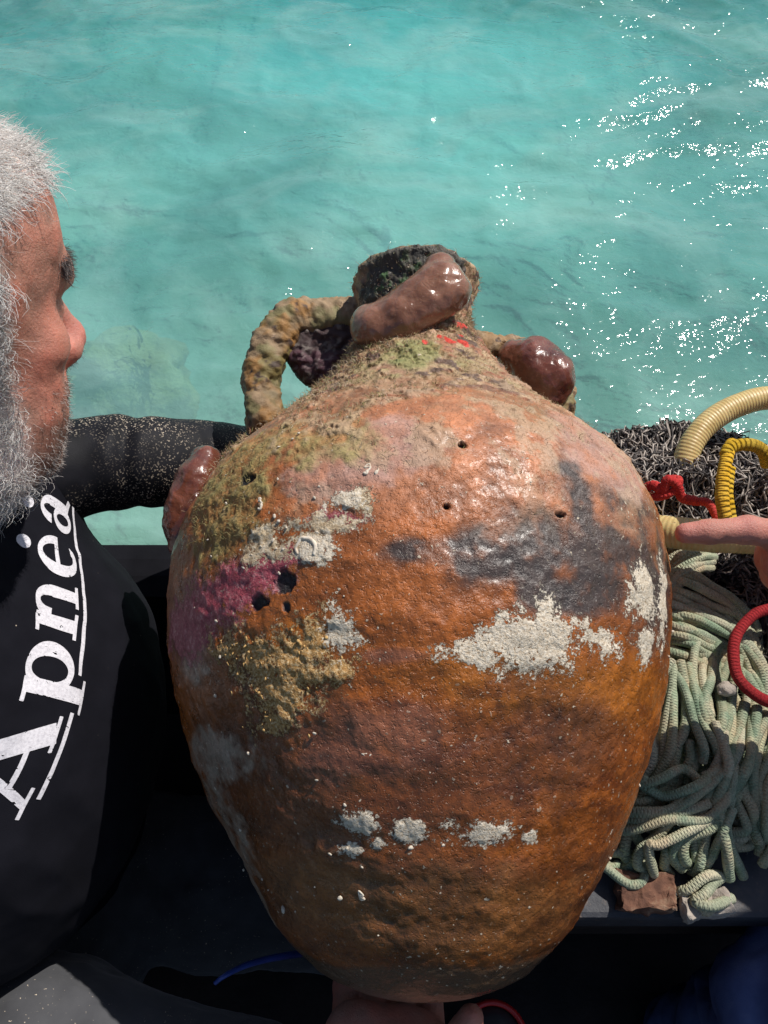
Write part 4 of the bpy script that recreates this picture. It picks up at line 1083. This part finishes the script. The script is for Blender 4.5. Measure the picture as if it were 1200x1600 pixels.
# ================================================================== GEAR on the side deck: ropes, nets, hoses
def braid_mat(name, stops, turns=2, pitch=0.012, dirt=(0.42, 0.36, 0.26), dirt_amt=0.7, depth=0.9, rough=0.85):
    m = Mat(name)
    uv = m.n("ShaderNodeUVMap"); sp_ = m.n("ShaderNodeSeparateXYZ"); m.l(uv.outputs[0], sp_.inputs[0])
    u, v = sp_.outputs[0], sp_.outputs[1]
    a = m.math('MULTIPLY', u, 2 * math.pi / pitch); b_ = m.math('MULTIPLY', v, 2 * math.pi * turns)
    w1 = m.math('SINE', m.math('ADD', a, b_)); w2 = m.math('SINE', m.math('SUBTRACT', a, b_))
    h = m.math('MAXIMUM', w1, w2)
    hh = m.math('MULTIPLY_ADD', h, 0.5, 0.5)
    n1 = m.noise(30, 5, 0.65); n2 = m.noise(520, 4, 0.7)
    c = m.ramp(m.noise(60, 4), stops)
    c = m.mix(m.math('MULTIPLY', m.ramp(n1, [(0.45, (0, 0, 0)), (0.62, (1, 1, 1))]), dirt_amt), c, dirt)
    c = m.mix(0.55, c, m.ramp(n2, [(0.32, (0.42, 0.42, 0.42)), (0.5, (0.95, 0.95, 0.95)), (0.7, (1.3, 1.3, 1.3))]), 'MULTIPLY')
    oi = m.n("ShaderNodeObjectInfo"); c = m.mix(0.8, c, m.ramp(oi.outputs['Random'], [(0.0, (0.72, 0.80, 0.70)), (0.35, (1.0, 1.0, 0.95)), (0.7, (1.16, 1.06, 0.92)), (1.0, (0.85, 1.0, 0.92))]), 'MULTIPLY')
    m.base(c); m.set(Roughness=rough); m.b.inputs["Specular IOR Level"].default_value = 0.25
    b1 = m.bump(hh, depth, 0.0022); m.normal(m.bump(n2, 0.7, 0.0012, b1)); return m.m
MROPE = braid_mat("green_braided_rope", [(0.3, (0.22, 0.285, 0.20)), (0.55, (0.37, 0.425, 0.315)), (0.8, (0.51, 0.535, 0.42))], 3, 0.0026, (0.46, 0.37, 0.25), 0.85, depth=0.55)
MROPE2 = braid_mat("pale_braided_rope", [(0.3, (0.33, 0.355, 0.26)), (0.55, (0.50, 0.51, 0.39)), (0.8, (0.62, 0.59, 0.47))], 3, 0.0026, (0.50, 0.41, 0.29), 0.85, depth=0.55)
MYEL = braid_mat("yellow_twine", [(0.3, (0.62, 0.33, 0.012)), (0.7, (0.78, 0.46, 0.03))], 1, 0.0045, (0.5, 0.36, 0.12), 0.3)
MRED = braid_mat("red_cord", [(0.3, (0.42, 0.022, 0.026)), (0.7, (0.60, 0.05, 0.045))], 2, 0.0032, (0.45, 0.10, 0.08), 0.3, depth=0.5)
MDRED = braid_mat("dark_red_cord", [(0.3, (0.24, 0.012, 0.018)), (0.7, (0.38, 0.022, 0.028))], 2, 0.0032, (0.25, 0.03, 0.03), 0.3, depth=0.5)
MNETB = simple("dark_net_twine", [(0.3, (0.030, 0.027, 0.028)), (0.6, (0.085, 0.075, 0.072)), (0.8, (0.17, 0.15, 0.14))], 90, 0.8, 0.3, 600, 0.0006, 0.2)
MNETW = simple("pale_net_twine", [(0.35, (0.24, 0.20, 0.175)), (0.55, (0.46, 0.40, 0.35)), (0.8, (0.64, 0.58, 0.52))], 110, 0.8, 0.3, 600, 0.0006, 0.2)
mh = Mat("cream_ribbed_hose"); 
_n = mh.noise(50, 4, 0.6); _s = mh.noise(240, 4, 0.7)
_c = mh.ramp(_n, [(0.3, (0.52, 0.36, 0.13)), (0.6, (0.68, 0.51, 0.22)), (0.85, (0.76, 0.63, 0.34))])
mh.base(mh.mix(mh.math('MULTIPLY', mh.ramp(_s, [(0.60, (0, 0, 0)), (0.68, (1, 1, 1))]), 0.6), _c, (0.17, 0.10, 0.05)))
mh.set(Roughness=0.42); mh.b.inputs["Subsurface Weight"].default_value = 0.15; mh.b.inputs["Subsurface Scale"].default_value = 0.01
mh.normal(mh.bump(mh.noise(300, 4), 0.3, 0.0008)); MHOSE = mh.m

def strand_obj(pts, r, mat, parent, name="strand", n=70, sides=10, jit=0.0, seed=0):
    path = smooth_path(pts, n)
    if jit: path = path + jit * np.stack([fbm(path, 22, 2, seed + k) for k in range(3)], 1)
    rad = r * (1 + 0.06 * fbm(path, 90, 2, seed + 5))
    return link(name, tube_mesh(name, path, rad, mat, sides), parent)

hank = empty("rope_hank", D(1100, 1200))
tag(hank, "tangled hank of pale green braided rope heaped on the deck right of jar", "rope")
RR = 0.0043; ROPEPTS = []
def rope(pts, mat=MROPE, r=RR, k=[0]):
    k[0] += 1
    a = D(*pts[0]); b = D(*pts[-1]); side = np.cross(b - a, np.array([0, 0, 1.0])); side /= np.linalg.norm(side)
    for q in (0, 1):
        mid = len(pts) // 2; sh = (q * 1.9 - 0.95) * r * 1.05
        P = [D(*p) + side * sh * (1 + 0.5 * math.sin(i_ * 1.7 + k[0])) + rng.normal(size=3) * 0.0022 + np.array([0, 0, 0.0035 * math.sin(k[0] * 1.3 + q * 2 + i_)]) for i_, p in enumerate(pts)]
        strand_obj(P, r * (1 + 0.08 * math.sin(k[0] * 2.3 + q)), mat, hank, jit=0.0012, seed=200 + 2 * k[0] + q)
        ROPEPTS.append(smooth_path(P, 60))
# coil at the top, next to the hose
for i in range(6):
    rope([(1000 + i * 6, 800 + i * 7, .02), (1022 + i * 9, 787 + i * 5, .055), (1050 + i * 11, 788 + i * 6, .060), (1068 + i * 11, 806 + i * 6, .045), (1070 + i * 11, 832 + i * 5, .02)], MROPE2)
for i in range(7):   # slanting lay below the hose
    rope([(1020, 985 - i * 12, .02), (1050, 925 - i * 13, .050), (1080, 893 - i * 9, .060), (1105 + i * 2, 880 - i * 7, .050)], MROPE2)
for i in range(9):   # long lay sweeping right
    rope([(1020, 888 + i * 15, .030), (1065, 898 + i * 15, .058 - i * .002), (1105, 918 + i * 14, .052 - i * .002), (1145, 945 + i * 13, .040 - i * .002), (1180, 1000 + i * 12, .024), (1190, 1080 + i * 8, .015)], MROPE2 if i < 4 else MROPE)
for i in range(7):
    rope([(1035 + i * 14, 985 + i * 5, .022), (1040 + i * 15, 1040 + i * 6, .026), (1042 + i * 16, 1110, .024), (1046 + i * 15, 1180, .020), (1060 + i * 11, 1235, .014)])
S = [
 [(1052,1035,.050),(1040,1085,.050),(1028,1140,.046),(1022,1185,.040),(1002,1222,.030)],
 [(1056,1030,.052),(1063,1080,.054),(1060,1130,.052),(1050,1180,.045),(1030,1215,.036),(1010,1236,.028)],
 [(1066,1035,.052),(1078,1085,.056),(1092,1130,.056),(1108,1165,.054),(1112,1188,.050)],
 [(1085,1065,.050),(1098,1105,.052),(1106,1140,.050),(1112,1175,.046)],
 [(1126,1135,.056),(1126,1165,.058),(1122,1195,.058),(1114,1225,.052)],
 [(1000,1210,.050),(1012,1224,.054),(1040,1228,.056),(1070,1218,.056),(1098,1214,.054)],
 [(1140,1180,.050),(1122,1212,.056),(1095,1245,.054),(1050,1266,.050),(1005,1274,.044),(960,1272,.036)],
 [(1150,1195,.052),(1130,1235,.056),(1090,1270,.052),(1040,1284,.048),(1000,1288,.042),(955,1290,.034)],
 [(1110,1262,.050),(1070,1288,.048),(1030,1308,.042),(1008,1330,.034),(1010,1350,.022),(1022,1358,.012)],
 [(1115,1262,.046),(1092,1288,.044),(1072,1312,.036),(1064,1334,.028),(1070,1350,.016),(1080,1356,.008)],
 [(1130,1256,.046),(1114,1296,.042),(1106,1330,.034),(1100,1360,.022),(1090,1372,.012)],
 [(1128,1250,.050),(1132,1290,.044),(1140,1330,.034),(1152,1368,.012)],
 [(1140,1362,.016),(1112,1374,.018),(1085,1388,.018),(1083,1408,.016),(1106,1422,.014),(1138,1406,.010)],
 [(940,1352,.012),(975,1366,.012),(1000,1352,.014),(1015,1335,.014)],
 [(935,1330,.012),(955,1344,.014),(975,1356,.012),(985,1370,.006)],
 [(1148,1235,.042),(1164,1262,.038),(1168,1285,.032),(1150,1304,.024),(1130,1312,.018)],
 [(1160,1290,.022),(1172,1300,.02),(1160,1316,.018),(1130,1320,.014)],
 [(1042,1320,.022),(1040,1336,.02),(1050,1352,.014),(1054,1362,.008)],
 [(1085,1300,.03),(1088,1318,.026),(1092,1336,.018)],
 [(985,1300,.022),(990,1318,.02),(1000,1332,.014)],
 [(1050,1228,.036),(1020,1250,.036),(985,1258,.034),(955,1256,.03)],
 [(1075,1225,.042),(1040,1250,.040),(1000,1264,.036),(965,1262,.032)],
 [(1070,1170,.046),(1058,1205,.042),(1040,1232,.034),(1010,1248,.028)],
 [(1088,1160,.046),(1078,1195,.044),(1066,1222,.038)],
 [(1035,1130,.036),(1018,1180,.032),(1000,1215,.026)],
 [(1175,1100,.046),(1168,1150,.050),(1152,1195,.052),(1128,1240,.050),(1100,1275,.042)],
 [(1188,1095,.044),(1182,1150,.048),(1168,1205,.048),(1148,1250,.042)],
 [(1205,1120,.042),(1190,1170,.046),(1180,1215,.044),(1190,1255,.038),(1206,1285,.030)],
 [(1160,1080,.040),(1152,1130,.044),(1142,1180,.046),(1128,1212,.046)],
 [(1210,1180,.04),(1188,1225,.042),(1184,1275,.036),(1192,1320,.024)],
 [(1150,1030,.036),(1140,1080,.042),(1134,1130,.048),(1130,1170,.050)],
 [(1120,1010,.036),(1112,1060,.042),(1116,1110,.048),(1124,1150,.050)],
 [(1100,990,.034),(1095,1030,.040),(1098,1070,.044),(1108,1120,.046)],
 [(1215,1230,.03),(1200,1260,.032),(1205,1310,.024),(1190,1345,.014)],
]
for i, p in enumerate(S): rope(p, MROPE if i % 4 else MROPE2)
for i in range(14):   # strands underneath that fill the heap
    x = 1000 + i * 14
    rope([(x - 10, 1120 + 12 * (i % 3), .010), (x + 4, 1180, .014), (x - 6, 1240, .012), (x + 8 * (-1) ** i, 1290 + 10 * (i % 4), .010)])

# loose fuzz standing off the worn ropes
rp = np.vstack(ROPEPTS); rp = rp[rng.integers(0, len(rp), 5200)]
dv = rng.normal(size=rp.shape); dv[:, 2] = np.abs(dv[:, 2]); dv /= np.linalg.norm(dv, axis=1)[:, None]
MFUZZ = Mat("rope_fuzz").set(Roughness=0.9); MFUZZ.b.inputs["Base Color"].default_value = (0.42, 0.45, 0.33, 1)
fz = link("fray", fibres("fray", rp + dv * RR * 0.95, dv * 0.55 + rng.normal(size=rp.shape) * 0.5, rng.uniform(0.0010, 0.0034, len(rp)), 0.00012, MFUZZ.m, 0.6, 3), hank); fz["kind"] = "stuff"

# ---- nets
def net_on(name, mound, nu, nv, r, mat, parent, layers=2, wob=0.006, seed=0):
    """knotted diamond netting draped over a mound function mound(u,v,k) -> points, one mesh"""
    Vs, Fs, o = [], [], 0
    for k in range(layers):
        I, Jj = np.meshgrid(np.arange(nu + 1), np.arange(nv + 1), indexing='ij')
        u = (I + 0.5 * (Jj % 2)) / nu + rng.normal(size=I.shape) * 0.25 / nu; v = Jj / nv + rng.normal(size=I.shape) * 0.25 / nv
        G = mound(u.ravel(), v.ravel(), k).reshape(nu + 1, nv + 1, 3) + rng.normal(size=(nu + 1, nv + 1, 3)) * wob * 0.4
        A, B = [], []
        for j in range(nv):
            for di in ((0, -1) if j % 2 == 0 else (0, 1)):
                i0 = np.arange(max(0, -di), nu + 1 - max(0, di)); A.append(G[i0, j]); B.append(G[i0 + di, j + 1])
        A = np.vstack(A); B = np.vstack(B); M_ = (A + B) / 2 + rng.normal(size=A.shape) * wob * 0.5
        n = len(A); T = B - A; T /= np.linalg.norm(T, axis=1)[:, None] + 1e-9
        e1 = np.cross(T, rng.normal(size=(n, 3))); e1 /= np.linalg.norm(e1, axis=1)[:, None] + 1e-9; e2 = np.cross(T, e1)
        rr = (r * rng.uniform(0.75, 1.3, n))[:, None]
        ring = [P + rr * (math.cos(q) * e1 + math.sin(q) * e2) for P in (A, M_, B) for q in (0, 1.571, 3.142, 4.712)]
        Vs.append(np.stack(ring, 1).reshape(-1, 3))
        f = np.array([(s_ * 4 + q, s_ * 4 + (q + 1) % 4, s_ * 4 + 4 + (q + 1) % 4, s_ * 4 + 4 + q) for s_ in (0, 1) for q in range(4)])
        Fs.append((f[None] + (np.arange(n) * 12)[:, None, None]).reshape(-1, 4) + o); o += n * 12
    return link(name, np_mesh(name, np.vstack(Vs), np.vstack(Fs), mat), parent)

def mound(c, rx, ry, rz, seed, amp=0.16, lift=0.004):
    c = np.array(c)
    def f(u, v, k):
        u = np.atleast_1d(u); v = np.atleast_1d(v)
        a = (u - 0.5) * math.pi * 1.02; b = (v - 0.42) * math.pi * 1.05
        d = np.stack([np.sin(a) * (0.4 + 0.6 * np.cos(b) ** 2), np.sin(b), np.maximum(np.cos(a) * np.cos(b), -0.1)], 1)
        w = 1 + amp * fbm(d + seed, 2.4, 3, seed)
        return c + d * np.array([rx, ry, rz]) * w[:, None] + np.array([0, 0, lift * k])
    return f
MCORE = simple("wet_dark_net", [(0.3, (0.010, 0.009, 0.010)), (0.7, (0.035, 0.03, 0.03))], 80, 0.7, 0.8, 160, 0.004)
def mound_core(parent, fn, s=0.93, c=None):
    n = 40; I, Jj = np.meshgrid(np.arange(n + 1), np.arange(n + 1), indexing='ij'); V = fn(I.ravel() / n, Jj.ravel() / n, 0)
    c = np.array(c); V = c + (V - c) * s
    i, j = np.meshgrid(np.arange(n), np.arange(n), indexing='ij'); i = i.ravel(); j = j.ravel(); w = n + 1
    F = np.stack([i * w + j, (i + 1) * w + j, (i + 1) * w + j + 1, i * w + j + 1], 1)
    link("net_core", np_mesh("net_core", V, F, MCORE), parent)

c1 = np.array([0.30, 0.520, DECK]); n1_ = empty("fishing_net", c1)
tag(n1_, "dark knotted net bundle piled at the outer deck edge behind the ropes", "net")
m1 = mound(c1, 0.17, 0.085, 0.088, 3); mound_core(n1_, m1, 0.95, c1)
net_on("netting", m1, 64, 34, 0.0009, MNETB, n1_, 2, 0.006); net_on("netting", m1, 60, 32, 0.0008, MNETW, n1_, 2, 0.007)
c2 = np.array([0.445, 0.480, DECK]); n2_ = empty("fishing_net", c2)
tag(n2_, "pale grey knotted net heap under the yellow twine loop", "net")
m2 = mound(c2, 0.105, 0.085, 0.118, 8); mound_core(n2_, m2, 0.95, c2)
net_on("netting", m2, 42, 36, 0.0010, MNETW, n2_, 2, 0.007); net_on("netting", m2, 36, 30, 0.0009, MNETB, n2_, 1, 0.007)
c3 = np.array([0.445, 0.345, DECK]); n3_ = empty("fishing_net", c3)
tag(n3_, "black net with a dark red rim cord beside the green ropes", "net")
m3 = mound(c3, 0.085, 0.085, 0.062, 14, 0.1); mound_core(n3_, m3, 0.92, c3)
net_on("netting", m3, 26, 22, 0.0012, MNETB, n3_, 2, 0.006)
ring = [D(1210, 945, .065), D(1180, 958, .066), D(1156, 985, .066), D(1148, 1020, .064), D(1154, 1055, .062), D(1175, 1083, .06), D(1210, 1100, .058), D(1260, 1095, .055), D(1290, 1040, .05), D(1275, 970, .055), D(1240, 945, .06), D(1210, 945, .065)]
strand_obj(ring, 0.0052, MDRED, n3_, "rim_cord", 120, 10, 0.002, 31)
V3 = [D(1120, 905, .055), D(1150, 890, .07), D(1190, 905, .07)]

# ---- red cords tangled in the dark net
rc = empty("red_cord", D(1050, 770, .06)); tag(rc, "short bright red cord knotted into the dark net", "cord")
strand_obj([W(1006, 765, .800), W(1022, 756, .785), W(1034, 768, .780), W(1042, 752, .775), W(1056, 760, .775), W(1062, 776, .780), W(1085, 782, .785)], 0.0046, MRED, rc, "strand", 60, 8, 0.004, 41)
strand_obj([W(1010, 772, .795), W(1030, 775, .780), W(1050, 768, .775), W(1060, 752, .777), W(1048, 750, .780)], 0.0040, MRED, rc, "strand", 60, 8, 0.003, 43)
strand_obj([W(1085, 782, .785), W(1104, 784, .780), W(1114, 796, .778), W(1122, 812, .776)], 0.0042, MRED, rc, "strand", 50, 8, 0.003, 45)
# ---- yellow twine
yt = empty("yellow_twine", D(1130, 800, .08)); tag(yt, "yellow twine looped over the pale net heap", "twine")
for (pp, sd) in [([(1136, 830, .735), (1128, 795, .735), (1126, 765, .738), (1129, 735, .742), (1136, 706, .750), (1142, 696, .762)], 51),
                 ([(1136, 712, .745), (1142, 701, .748), (1160, 696, .750), (1180, 697, .752), (1192, 706, .756), (1197, 724, .765)], 52),
                 ([(1142, 826, .738), (1136, 790, .739), (1134, 760, .742), (1138, 730, .746)], 53)]:
    strand_obj([W(*p) for p in pp], 0.0058, MYEL, yt, "strand", 80, 12, 0.0015, sd)

# ---- hoses
def hose(pts, r, label, pitch, n=520, amp=0.026):
    path = smooth_path([W(*p) for p in pts], n)
    L = np.concatenate([[0], np.cumsum(np.linalg.norm(np.diff(path, axis=0), axis=1))])
    rad = r * (1 + amp * np.sin(L * 2 * math.pi / pitch) + 0.02 * fbm(path, 30, 3, 7))
    o = link("hose", tube_mesh("hose", path, rad, MHOSE, 24)); return tag(o, label, "hose")
hose([(1068, 745, .850), (1073, 712, .850), (1088, 682, .852), (1114, 655, .856), (1152, 634, .860), (1200, 622, .862), (1262, 632, .860), (1310, 680, .85), (1330, 760, .83)], 0.0122, "cream ribbed hose arching over the water above the nets", 0.0034, 520, 0.014)
hose([(960, 815, .85), (1010, 826, .800), (1060, 833, .775), (1120, 838, .765), (1200, 842, .765), (1320, 850, .78)], 0.0150, "pale cream hose lying under the pointing finger", 0.0040, 520, 0.012)

# ---- small bits on the deck
MBRICK = simple("worn_brick", [(0.3, (0.07, 0.032, 0.022)), (0.55, (0.17, 0.08, 0.05)), (0.8, (0.42, 0.30, 0.20))], 60, 0.9, 0.9, 220, 0.002)
MPALE = simple("pale_mortar", [(0.3, (0.30, 0.25, 0.21)), (0.6, (0.46, 0.40, 0.34)), (0.8, (0.58, 0.52, 0.46))], 80, 0.9, 0.9, 260, 0.002)
def chunk(name, px, py, e, size, mat, label, seed, rz=0.0):
    o = slab(name, np.array(size) * -0.5, np.array(size) * 0.5, mat, min(size) * 0.2, None, min(size) * 0.30, 9, seed)
    o.location = tuple(D(px, py, 0) + np.array([0, 0, size[2] / 2 - 0.001])); o.rotation_euler = (0, 0, rz)
    return tag(o, label, "fragment")
chunk("brick_fragment", 1002, 1398, 0, (0.046, 0.032, 0.018), MBRICK, "broken reddish brick piece at the deck edge beside the jar", 3, -0.06)
chunk("stone_fragment", 1098, 1418, 0, (0.040, 0.020, 0.016), MPALE, "pale stone chip under the lowest rope loop at deck edge", 5, 0.1)
o = link("shell", rock_mesh("shell", D(1134, 1076, .056), (0.009, 0.007, 0.005), 9, MPALE, 0.3, 3)); tag(o, "small pale shell beside the dark red rim cord", "shell")
# blue strap across the trousers
m = Mat("blue_plastic").set(Roughness=0.35); m.base(m.ramp(m.noise(60), [(0.3, (0.012, 0.03, 0.16)), (0.7, (0.03, 0.07, 0.32))]))
path = smooth_path([W(335, 1537, .595), W(352, 1524, .60), W(385, 1508, .62), W(425, 1497, .65), W(470, 1490, .69)], 50)
V, F, uv, cf = tube(path, np.linspace(0.0014, 0.0030, 50), 10); ctr = np.repeat(path, 10, 0)
o = link("blue_strap", quads_plus(V, F, cf, "blue_strap", m.m, np.full((len(V), 3), 0.1))); tag(o, "thin blue plastic strap lying on the dark trousers", "strap")
# black container with a red rim on the boat floor
tub = empty("tub", K(0.106, 0.044, -1.15)); tag(tub, "small black container with red rim below the jar's foot", "container")
def lathe(prof_, n=40):
    a = np.linspace(0, 2 * np.pi, n, endpoint=False)
    V = np.array([[r * math.cos(q), r * math.sin(q), z] for (r, z) in prof_ for q in a]); m_ = len(prof_)
    F = np.array([[i * n + j, i * n + (j + 1) % n, (i + 1) * n + (j + 1) % n, (i + 1) * n + j] for i in range(m_ - 1) for j in range(n)])
    return V, F
TB = K(0.106, 0.044, -1.15)
V, F = lathe([(0.001, 0), (0.022, 0), (0.025, 0.006), (0.0285, 0.196), (0.026, 0.202), (0.018, 0.206), (0.001, 0.207)])
link("wall", np_mesh("wall", V + TB, F, simple("grey_black_plastic", [(0.3, (0.02, 0.02, 0.024)), (0.7, (0.05, 0.05, 0.055))], 30, 0.5, 0.2)), tub)
V, F = lathe([(0.029, 0.192), (0.0325, 0.194), (0.0338, 0.201), (0.032, 0.207), (0.0285, 0.208), (0.0272, 0.2035), (0.029, 0.192)])
mr_ = Mat("red_plastic").set(Roughness=0.3); mr_.b.inputs["Base Color"].default_value = (0.62, 0.03, 0.03, 1)
link("rim", np_mesh("rim", V + TB, F, mr_.m), tub)

# ================================================================== THE SECOND PERSON, at right: pointing hand and blue knee
p2 = empty("person", K(0.66, 0.36, -0.752))
tag(p2, "person at the right edge pointing an index finger, blue trousers below", "person")
def make_p2():
    f = Field(W(1040, 960, 0.55) - np.array([0.0, 0.10, 0.08]), K(0.86, 0.56, 0.06), 0.0030)
    T1 = W(1066, 833, .560)
    f.chain([W(1235, 838, .566), W(1168, 828, .560), W(1108, 831, .558), W(1070, 833, .560)], [0.0105, 0.0092, 0.0084, 0.0070], 0.003)
    f.ell(W(1169, 829, .560), (0.0096, 0.0096, 0.0096), k=0.004)
    pal = W(1275, 868, .585)
    f.ell(pal, (0.042, 0.026, 0.030), k=0.012); f.cap(W(1240, 850, .57), pal, 0.018, 0.024, 0.012)
    for q, (dy, l) in enumerate([(30, 1.0), (58, .95), (84, .85)]):
        f.chain([W(1262, 845 + dy, .575 + .008 * q), W(1216 + 8 * q, 852 + dy, .568 + .010 * q), W(1222 + 8 * q, 868 + dy, .590 + .01 * q), W(1255, 868 + dy, .598 + .01 * q)], [0.0105, 0.0100, 0.0092, 0.0082], 0.004)
    f.chain([W(1300, 870, .61), W(1255, 868, .605), W(1222, 880, .600), W(1208, 900, .602)], [0.016, 0.0125, 0.011, 0.009], 0.006)
    wr = W(1345, 885, .605); el = K(0.57, 0.22, -0.575); sh = K(0.62, 0.34, -0.36)
    f.cap(pal, wr, 0.027, 0.027, 0.015); f.chain([wr, (wr + el) / 2, el, sh], [0.027, 0.038, 0.042, 0.055], 0.02)
    f.ell(K(0.71, 0.38, -0.51), (0.12, 0.15, 0.24), k=0.05); f.cap(K(0.70, 0.38, -0.30), K(0.68, 0.37, -0.19), 0.055, 0.05, 0.04)
    f.ell(K(0.665, 0.365, -0.09), (0.09, 0.077, 0.115), k=0.03); f.cap(K(0.585, 0.36, -0.09), K(0.565, 0.36, -0.115), 0.008, 0.011, 0.012)
    V, F = f.mesh(); N = normals(V, F); n1 = fbm(V, 60, 3, 5)
    # creases at the finger joints
    ax_ = nz(W(1235, 838, .566) - T1); s = (V - T1) @ ax_
    near = np.linalg.norm(V - T1 - s[:, None] * ax_, axis=1) < 0.012
    for s0 in (0.024, 0.043, 0.046):
        V = V - N * (near * np.exp(-((s - s0) / 0.0012) ** 2) * 0.0011)[:, None]
    c = np.array([0.50, 0.20, 0.145]) * (1 + 0.12 * n1 + 0.10 * fbm(V, 200, 3, 9))[:, None]
    tip = np.exp(-(np.linalg.norm(V - T1, axis=1) / 0.014) ** 2) + np.exp(-(np.linalg.norm(V - W(1169, 822, .552), axis=1) / 0.010) ** 2) * 0.7
    c = c + (np.array([0.58, 0.20, 0.17]) - c) * np.clip(tip, 0, 1)[:, None] * 0.6
    link("body", np_mesh("body", V, F, MSKIN, colors=np.clip(c, 0.01, 0.9)), p2)
make_p2()
MBLUE = simple("blue_cotton", [(0.3, (0.055, 0.080, 0.20)), (0.6, (0.085, 0.12, 0.27)), (0.8, (0.12, 0.16, 0.32))], 40, 0.85, 0.5, 700, 0.0008, 0.2)
f = Field(K(0.22, -0.22, -1.19), K(0.90, 0.56, -0.56), 0.005)
f.ell(K(0.70, 0.36, -0.68), (0.13, 0.15, 0.075), k=0.04)
f.chain([K(0.64, 0.34, -0.675), K(0.50, 0.19, -0.735), K(0.352, 0.058, -0.808)], [0.080, 0.076, 0.062], 0.03)
f.chain([K(0.352, 0.058, -0.808), K(0.34, 0.045, -1.17)], [0.058, 0.05], 0.03)
f.chain([K(0.72, 0.30, -0.68), K(0.64, 0.02, -0.74), K(0.60, -0.06, -1.17)], [0.085, 0.065, 0.05], 0.03)
cloth("trousers", f, MBLUE, lambda V: 0.006 * fbm(V, 16, 3, 25) + 0.004 * np.sin(V[:, 0] * 90 + V[:, 2] * 60 + 4 * fbm(V, 9, 2, 27)), 25, p2)
f = Field(K(0.50, 0.12, -0.80), K(0.92, 0.62, -0.24), 0.006)
f.ell(K(0.71, 0.38, -0.51), (0.135, 0.165, 0.25), k=0.05); f.chain([K(0.64, 0.34, -0.37), K(0.595, 0.27, -0.47)], [0.078, 0.064], 0.04)
cloth("shirt", f, MBLUE, lambda V: 0.004 * fbm(V, 14, 3, 35), 35, p2)
